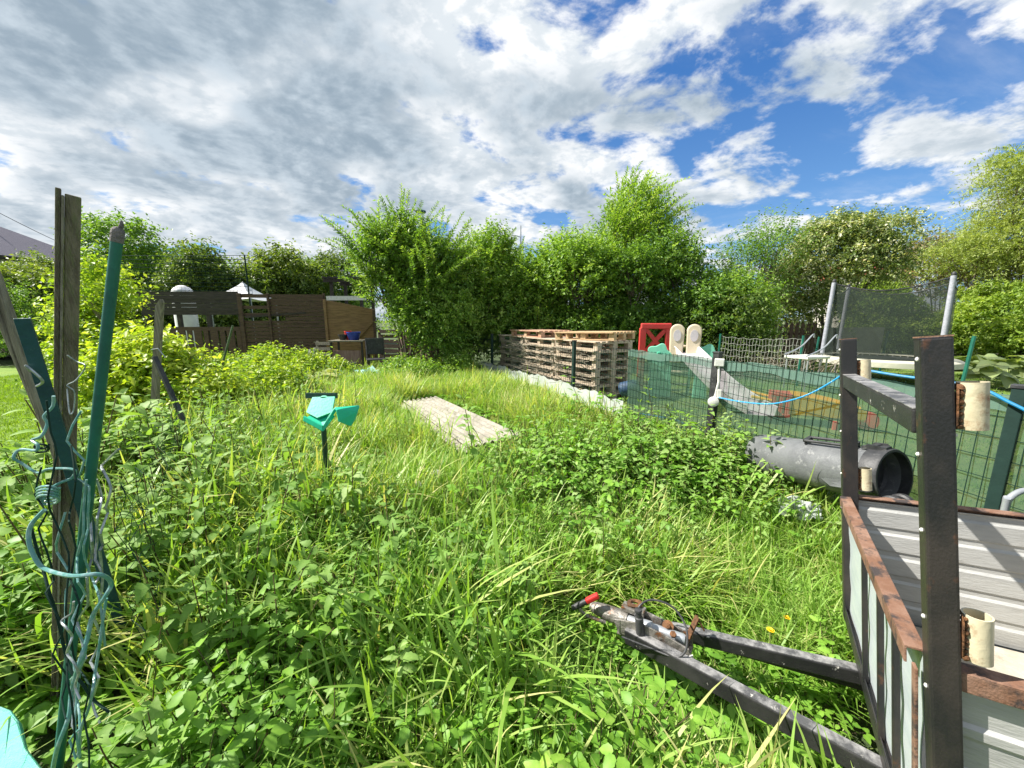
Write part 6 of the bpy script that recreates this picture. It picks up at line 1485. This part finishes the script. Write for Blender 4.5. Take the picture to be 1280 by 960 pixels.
    for a in angs:
        x, y = (R_ + .09) * math.cos(a), (R_ + .09) * math.sin(a); zt = hz(353, D) - z0 + .0; tx, ty = x * .965, y * .965; tops.append((tx, ty, zt))
        p_ = MB().tube([(x, y, .02), (x, y, zr), (tx, ty, zt)], .026, 10).build('net_pole', STEELGREY, r, smooth=True)
        MB().tube([Vector((x, y, zr)).lerp(Vector((tx, ty, zt)), .06), Vector((tx, ty, zt - .02))], .040, 12).build('foam_sleeve', FOAM, p_, smooth=True)
        MB().lathe([(.03, 0), (.034, .01), (.034, .05), (.02, .07), (.003, .075)], (tx, ty, zt - .02), n=12).build('pole_cap', BLACKPLASTIC, p_, smooth=True)
        MB().tube([(x, y, .03), (x * .8, y * .8, .03), (x * .8, y * .8, zr - .06)], .02, 8).build('leg', STEELGREY, r, smooth=True)
    top, bot = [], []
    for k in range(4):
        a0, p0, p1 = angs[k], Vector(tops[k]), Vector(tops[(k + 1) % 4])
        for j in range(14):
            t = j / 14; a = a0 + t * math.pi / 2; q = p0.lerp(p1, t); rr = 1.06 - .0 * t
            arc = Vector((rr * math.cos(a), rr * math.sin(a), 0)); s_ = math.sin(math.pi * t); q2 = Vector((q.x, q.y, 0)).lerp(arc, .35 * s_)
            top.append(Vector((q2.x, q2.y, q.z - .04 - .20 * s_))); bot.append(Vector((.98 * math.cos(a), .98 * math.sin(a), zr + .015)))
    top.append(top[0]); bot.append(bot[0])
    rows = [[bot[i].lerp(top[i], t) * (1 if t in (0, 1) else 1 - .02 * math.sin(math.pi * t) * (1 + math.sin(i * .9))) if False else bot[i].lerp(top[i], t) for i in range(len(top))] for t in np.linspace(0, 1, 8)]
    MB().grid(rows).build('safety_net', NETDARK, r, smooth=True); MB().tube(top, .012, 6, cap=False).build('net_border', BLACKPLASTIC, r, smooth=True)
    mb = MB()
    for i in range(44): a = 2 * math.pi * i / 44; mb.tube([(.92 * math.cos(a), .92 * math.sin(a), zr - .01), (1.02 * math.cos(a), 1.02 * math.sin(a), zr + .02)], .008, 5)
    mb.build('net_lacing', WHITEPLASTIC, r)
    # garden lounger beside it
    d = 7.2; b = P(1008, 452, d); base = Vector((b.x, b.y, gz(b))); r = thing('garden_lounger', 'pale garden lounger with tube arms standing beside the trampoline', 'lounger', base, rotz=.35); zs = hz(446, d) - base.z
    MB().box((0, 0, zs), (.62, .46, .05)).build('seat', WHITEPLASTIC, r, bevel=.02)
    for x in (-.27, .27):
        for y in (-.19, .19): MB().tube([(x, y, 0), (x, y, zs)], .015, 8).build('leg', STEELGREY, r)
    for y in (-.2, .2): MB().tube(smooth_line([(-.35, y, zs + .04), (.1, y, zs + .18), (.42, y, zs + .42), (.46, y, zs + .36)], 4), .013, 8).build('arm_tube', STEELGREY, r, smooth=True)
    # second, far fence with white twine net
    A, B = P(898, 447, 8.6), P(1000, 452, 7.6); A.z = B.z = 0; base = A.copy(); base.z = gz(A); r = thing('twine_net_fence', 'white twine net fence strung in front of dead twigs beyond the slide', 'fence', base)
    B2 = A + (B - A) * 1.02; zt = hz(421, 8.3); mb = MB(); n = 26
    def q(i, j): p = A.lerp(B2, j / n); return Vector((p.x - base.x + .012 * math.sin(i * 2.1 + j), p.y - base.y, (gz(p) + .02 + (zt - gz(p) - .02 - .04 * math.sin(math.pi * j / n)) * i / 7) - base.z + .015 * math.sin(j * 1.7 + i)))
    for i in range(8): mb.tube([q(i, j) for j in range(n + 1)], 0.0032, 4, cap=False)
    for j in range(n + 1): mb.tube([q(i, j) for i in range(8)], .0032, 4, cap=False)
    mb.build('twine_net', pm('grey_twine', (.42, .43, .38), (.3, .31, .27), scale=20, rough=.9), r)
    for p in (A, B): MB().tube([(p.x - base.x, p.y - base.y, 0), (p.x - base.x, p.y - base.y, zt - base.z + .06)], .022, 8).build('fence_post', GREENSTEEL, r, smooth=True)
    for px, top, d, lb in ((1110, 414, 9.3, 'green garden post seen through the trampoline net'), (1218, 420, 6.2, 'slanting green garden post right of the trampoline'), (1024, 421, 9.6, 'dark green post left of the trampoline poles')):
        t = P(px, top, d); b = Vector((t.x - .05, t.y, gz(t) - .05)); o = MB().tube([(0, 0, 0), t - b], .026, 8).build('garden_post', GREENSTEEL, smooth=True); o.location = b; tag(o, lb, 'post')
    # low dark fence pales under the hawthorn
    d = 11.2; a = P(958, 420, d); base = Vector((a.x, a.y, gz(a))); r = thing('picket_fence', 'short reddish brown picket fence under the hawthorn', 'fence', base)
    for i in range(9): MB().slab([(i * .17, 0, 0), (i * .17 + .10, 0, 0), (i * .17 + .10, 0, 1.22 + .03 * (i % 2)), (i * .17 + .05, 0, 1.30), (i * .17, 0, 1.22)], .03).build('picket', BROWNTIMBER, r)
    for z in (.35, .95): MB().box((.72, .035, z), (1.6, .03, .07)).build('rail', BROWNTIMBER, r)
    # pale path edging seen under the hedge
    a, b = P(985, 405, 12.4), P(1105, 405, 12.8); zz = hz(403, 12.5); a.z = b.z = 0; base = a.copy(); base.z = gz(a); r = MB().slab([a - base + Vector((0, 0, base.z)), b - base + Vector((0, 0, base.z)), b - base + Vector((0, 0, 1.35)), a - base + Vector((0, 0, 1.35))], .08).build('garden_wall', pm('sandy_render', (.45, .40, .32), (.36, .32, .26), scale=4, rough=.9)); r.location = base; tag(r, 'low pale garden wall glimpsed under the hawthorn branches', 'wall')
    # distant red roofed house between hawthorn and willow
    d = 30; c = P(1118, 322, d); r = thing('red_roofed_house', 'distant house with a red tiled roof beyond the rosy tree', 'house', (c.x, c.y, .2)); H = c.z - .2 + .3
    MB().box((0, 2.5, (H - 1.6) / 2), (4.4, 4.4, H - 1.6)).build('wall', RENDERWALL, r); rf = MB().add([(-2.6, 0, H - 1.7), (2.6, 0, H - 1.7), (2.6, 5, H - 1.7), (-2.6, 5, H - 1.7), (-2.2, 2.5, H), (2.2, 2.5, H)], [(0, 1, 5, 4), (1, 2, 5), (2, 3, 4, 5), (3, 0, 4), (3, 2, 1, 0)]).build('roof', pm('red_roof_tile', (.42, .11, .07), (.33, .09, .06), scale=14, rough=.8, bump=.4), r)
    MB().box((1.2, 2.5, H + .2), (.5, .5, .9)).build('chimney', TERRACOTTA, rf)
    # dead twigs heap under the far fence
    mb = MB()
    for i in range(170):
        p = A.lerp(B, g.uniform(-.1, 1.3)) + Vector((g.uniform(0, .6), g.uniform(.1, 1.1), 0)); z = gz(p); a = g.uniform(0, 6.28); L = g.uniform(.3, .9)
        mb.tube([Vector((p.x, p.y, z)), Vector((p.x + .3 * L * math.cos(a), p.y + .3 * L * math.sin(a), z + L * .6)), Vector((p.x + .75 * L * math.cos(a), p.y + .75 * L * math.sin(a), z + L * .8))], [.01, .007, .003], 4)
    tag(mb.build('dead_brushwood', PALEBARK), 'dead brushwood behind the white twine net', 'twigs', kind='stuff')
make_garden()

# ================================================================== single plants one can point at
def make_plants():
    g = np.random.default_rng(77)
    def obj_from(t, name, mat, loc, h, wide, label, cat, group=None, yaw=0.0, tint=.5):
        acc = Acc(); scatter(acc, t, np.array([0.0]), np.array([0.0]), np.array([0.0]), np.array([h]), np.array([h * wide]), np.array([tint]), np.random.default_rng(int(yaw * 100)), .08)
        o = acc.build(name, mat); o.location = loc; tag(o, label, cat, group); return o
    tall = [(185, 640, 2.0, .92, 'tall nettle right of the green pole'), (255, 660, 2.15, .86, 'tall nettle stem left of the drooping pale grass'), (385, 700, 2.3, .95, 'tall dark stemmed nettle just below the turquoise seat'), (222, 760, 1.5, .78, 'nettle with whitish tips near the wire tangle'),
            (300, 720, 1.75, .80, 'nettle between the pole and the turquoise seat, greyish leaves'), (165, 860, 1.25, .62, 'short broad nettle close to the turquoise board'), (470, 800, 1.55, .66, 'nettle by the long bright grass in the near weeds'), (690, 660, 2.5, .52, 'grey topped nettle on the flattened grass'),
            (130, 690, 1.7, .85, 'nettle right behind the green pole foot'), (960, 600, 2.5, .5, 'tall budding weed in front of the grey drum'), (930, 600, 2.45, .48, 'budding weed left of the grey drum'), (985, 605, 2.5, .48, 'budding weed nearest the crumpled plastic film')]
    for i, (px, py, d, h, lb) in enumerate(tall):
        p = P(px, py, d); z = gz(p); obj_from(t_nettle(200 + i, 11), 'nettle', ML['nettle'], (p.x, p.y, z - .01), h, .62, lb, 'nettle', 'single tall nettles', i * .7, .55)
    # dandelion clock and dandelion flowers
    def dandelion(px, py, d, clock, label):
        t = P(px, py, d); b = Vector((t.x - .02, t.y, gz(t) - .01)); r = thing('dandelion', label, 'dandelion', b)
        st = t - b; MB().tube(smooth_line([(0, 0, 0), st * .5 + Vector((.015, 0, 0)), st], 4), .003, 6).build('stem', pm('pale_stem', (.22, .25, .08), (.18, .2, .1)), r, smooth=True)
        if clock:
            mb = MB(); n = 150
            for i in range(n):
                zc = 1 - 2 * (i + .5) / n; a = i * 2.39996; s_ = math.sqrt(1 - zc * zc); v = Vector((s_ * math.cos(a), s_ * math.sin(a), zc)); mb.beam(st + v * .006, st + v * .026, .0008, .0008)
                for k in range(4): w = v.orthogonal().normalized(); w.rotate(Matrix.Rotation(k * 1.57, 3, v)); mb.add([st + v * .026, st + v * .029 + w * .006, st + v * .030 + w * .005 + v.cross(w) * .002], [(0, 1, 2)])
            mb.build('seed_head', pm('seed_fluff', (.75, .74, .68), (.66, .65, .58), bump=0), r)
        else:
            mb = MB()
            for ring, (rr, el, k) in enumerate(((.0155, .25, 20), (.012, .6, 16), (.007, 1.0, 10))):
                for i in range(k): a = 2 * math.pi * (i + .5 * ring) / k; v = Vector((math.cos(a) * math.cos(el), math.sin(a) * math.cos(el), math.sin(el))); w = v.cross(Vector((0, 0, 1))).normalized() * .0025; mb.add([st - w * .5, st + v * rr - w, st + v * rr + w, st + w * .5], [(0, 1, 2, 3)])
            mb.build('flower_head', pm('dandelion_yellow', (.80, .56, .015), (.75, .48, .01), bump=0), r)
    dandelion(545, 592, 2.75, True, 'white dandelion clock on a pale stem in mid plot')
    dandelion(522, 606, 2.75, True, 'smaller white dandelion clock left of the bigger one')
    dandelion(963, 788, 1.62, False, 'yellow dandelion flower above the far drawbar beam')
    dandelion(983, 772, 1.8, False, 'second small yellow dandelion behind the drawbar')
    # bare dry stalks by the dandelion clock
    mb = MB(); c = P(570, 620, 2.7); b = Vector((c.x, c.y, gz(c)))
    for i in range(34): a = g.uniform(0, 6.28); rr = g.uniform(0, .16); h = g.uniform(.2, .42); mb.tube([(rr * math.cos(a), rr * math.sin(a), 0), (rr * 1.2 * math.cos(a), rr * 1.2 * math.sin(a), h)], [.0028, .0018], 4)
    o = mb.build('dry_stalks', pm('straw', (.42, .38, .17), (.3, .3, .12))); o.location = b; tag(o, 'upright straw coloured stalks beside the dandelion clock', 'stalks', kind='stuff')
    # rhubarb-like leaves right of the trampoline
    BL = leaf_tpl(6, .42, .06, .18, .3)
    for i, (px, py, d, lb) in enumerate([(1240, 455, 7.4, 'broad leaved rhubarb plant right of the slanting green post'), (1268, 452, 7.7, 'broad leaved rhubarb plant at the far right of the hedge foot'), (1215, 440, 8.6, 'smaller rhubarb plant close to the trampoline rim'), (1290, 440, 8.6, 'rhubarb plant furthest back below the hedge')]):
        p = P(px, py, d); z = gz(p); obj_from(t_elder(300 + i, 13, BL, .5), 'rhubarb', ML['big'], (p.x, p.y, z - .02), .55, 1.1, lb, 'rhubarb', 'rhubarb plants by the hedge', i * .5, .55)
    # coarse pumpkin-like leaves near the scraps, pale
    for i, (px, py, d, lb) in enumerate([(318, 478, 5.6, 'pale big leaved plant amid the yellow shrubs'), (402, 470, 7.2, 'broad pale leaved plant before the white scraps'), (255, 500, 4.4, 'pale big leaved plant right of the black metal bar')]):
        p = P(px, py, d); z = gz(p); obj_from(t_elder(320 + i, 11, BL, .5), 'burdock', ML['big'], (p.x, p.y, z - .02), .42, 1.3, lb, 'burdock', 'broad leaved burdock plants', i * .5, .75)
    # litter in the bare patch
    r = random.Random(4)
    for i, (px, py, mat, lb) in enumerate([(532, 634, SKYBLUESHEET, 'scrap of pale blue plastic near the dandelion clock'), (508, 615, WHITEPLASTIC, 'whitish stone-like rubble lump in the bare patch'), (480, 604, WHITEPLASTIC, 'second whitish rubble lump in the bare patch'), (575, 655, SKYBLUESHEET, 'tiny pale plastic scrap lying in the grass')]):
        p = G(px, py, .2); n = 5; rows = [[(.13 * (a / n - .5), .09 * (b_ / n - .5), .03 + r.uniform(-.018, .03)) for a in range(n + 1)] for b_ in range(n + 1)]
        o = MB().grid(rows, .006).build('litter_scrap', mat); o.location = (p.x, p.y, gz(p) + .05); o.rotation_euler = (.3, .1, i); tag(o, lb, 'litter')
if TREES: make_plants()
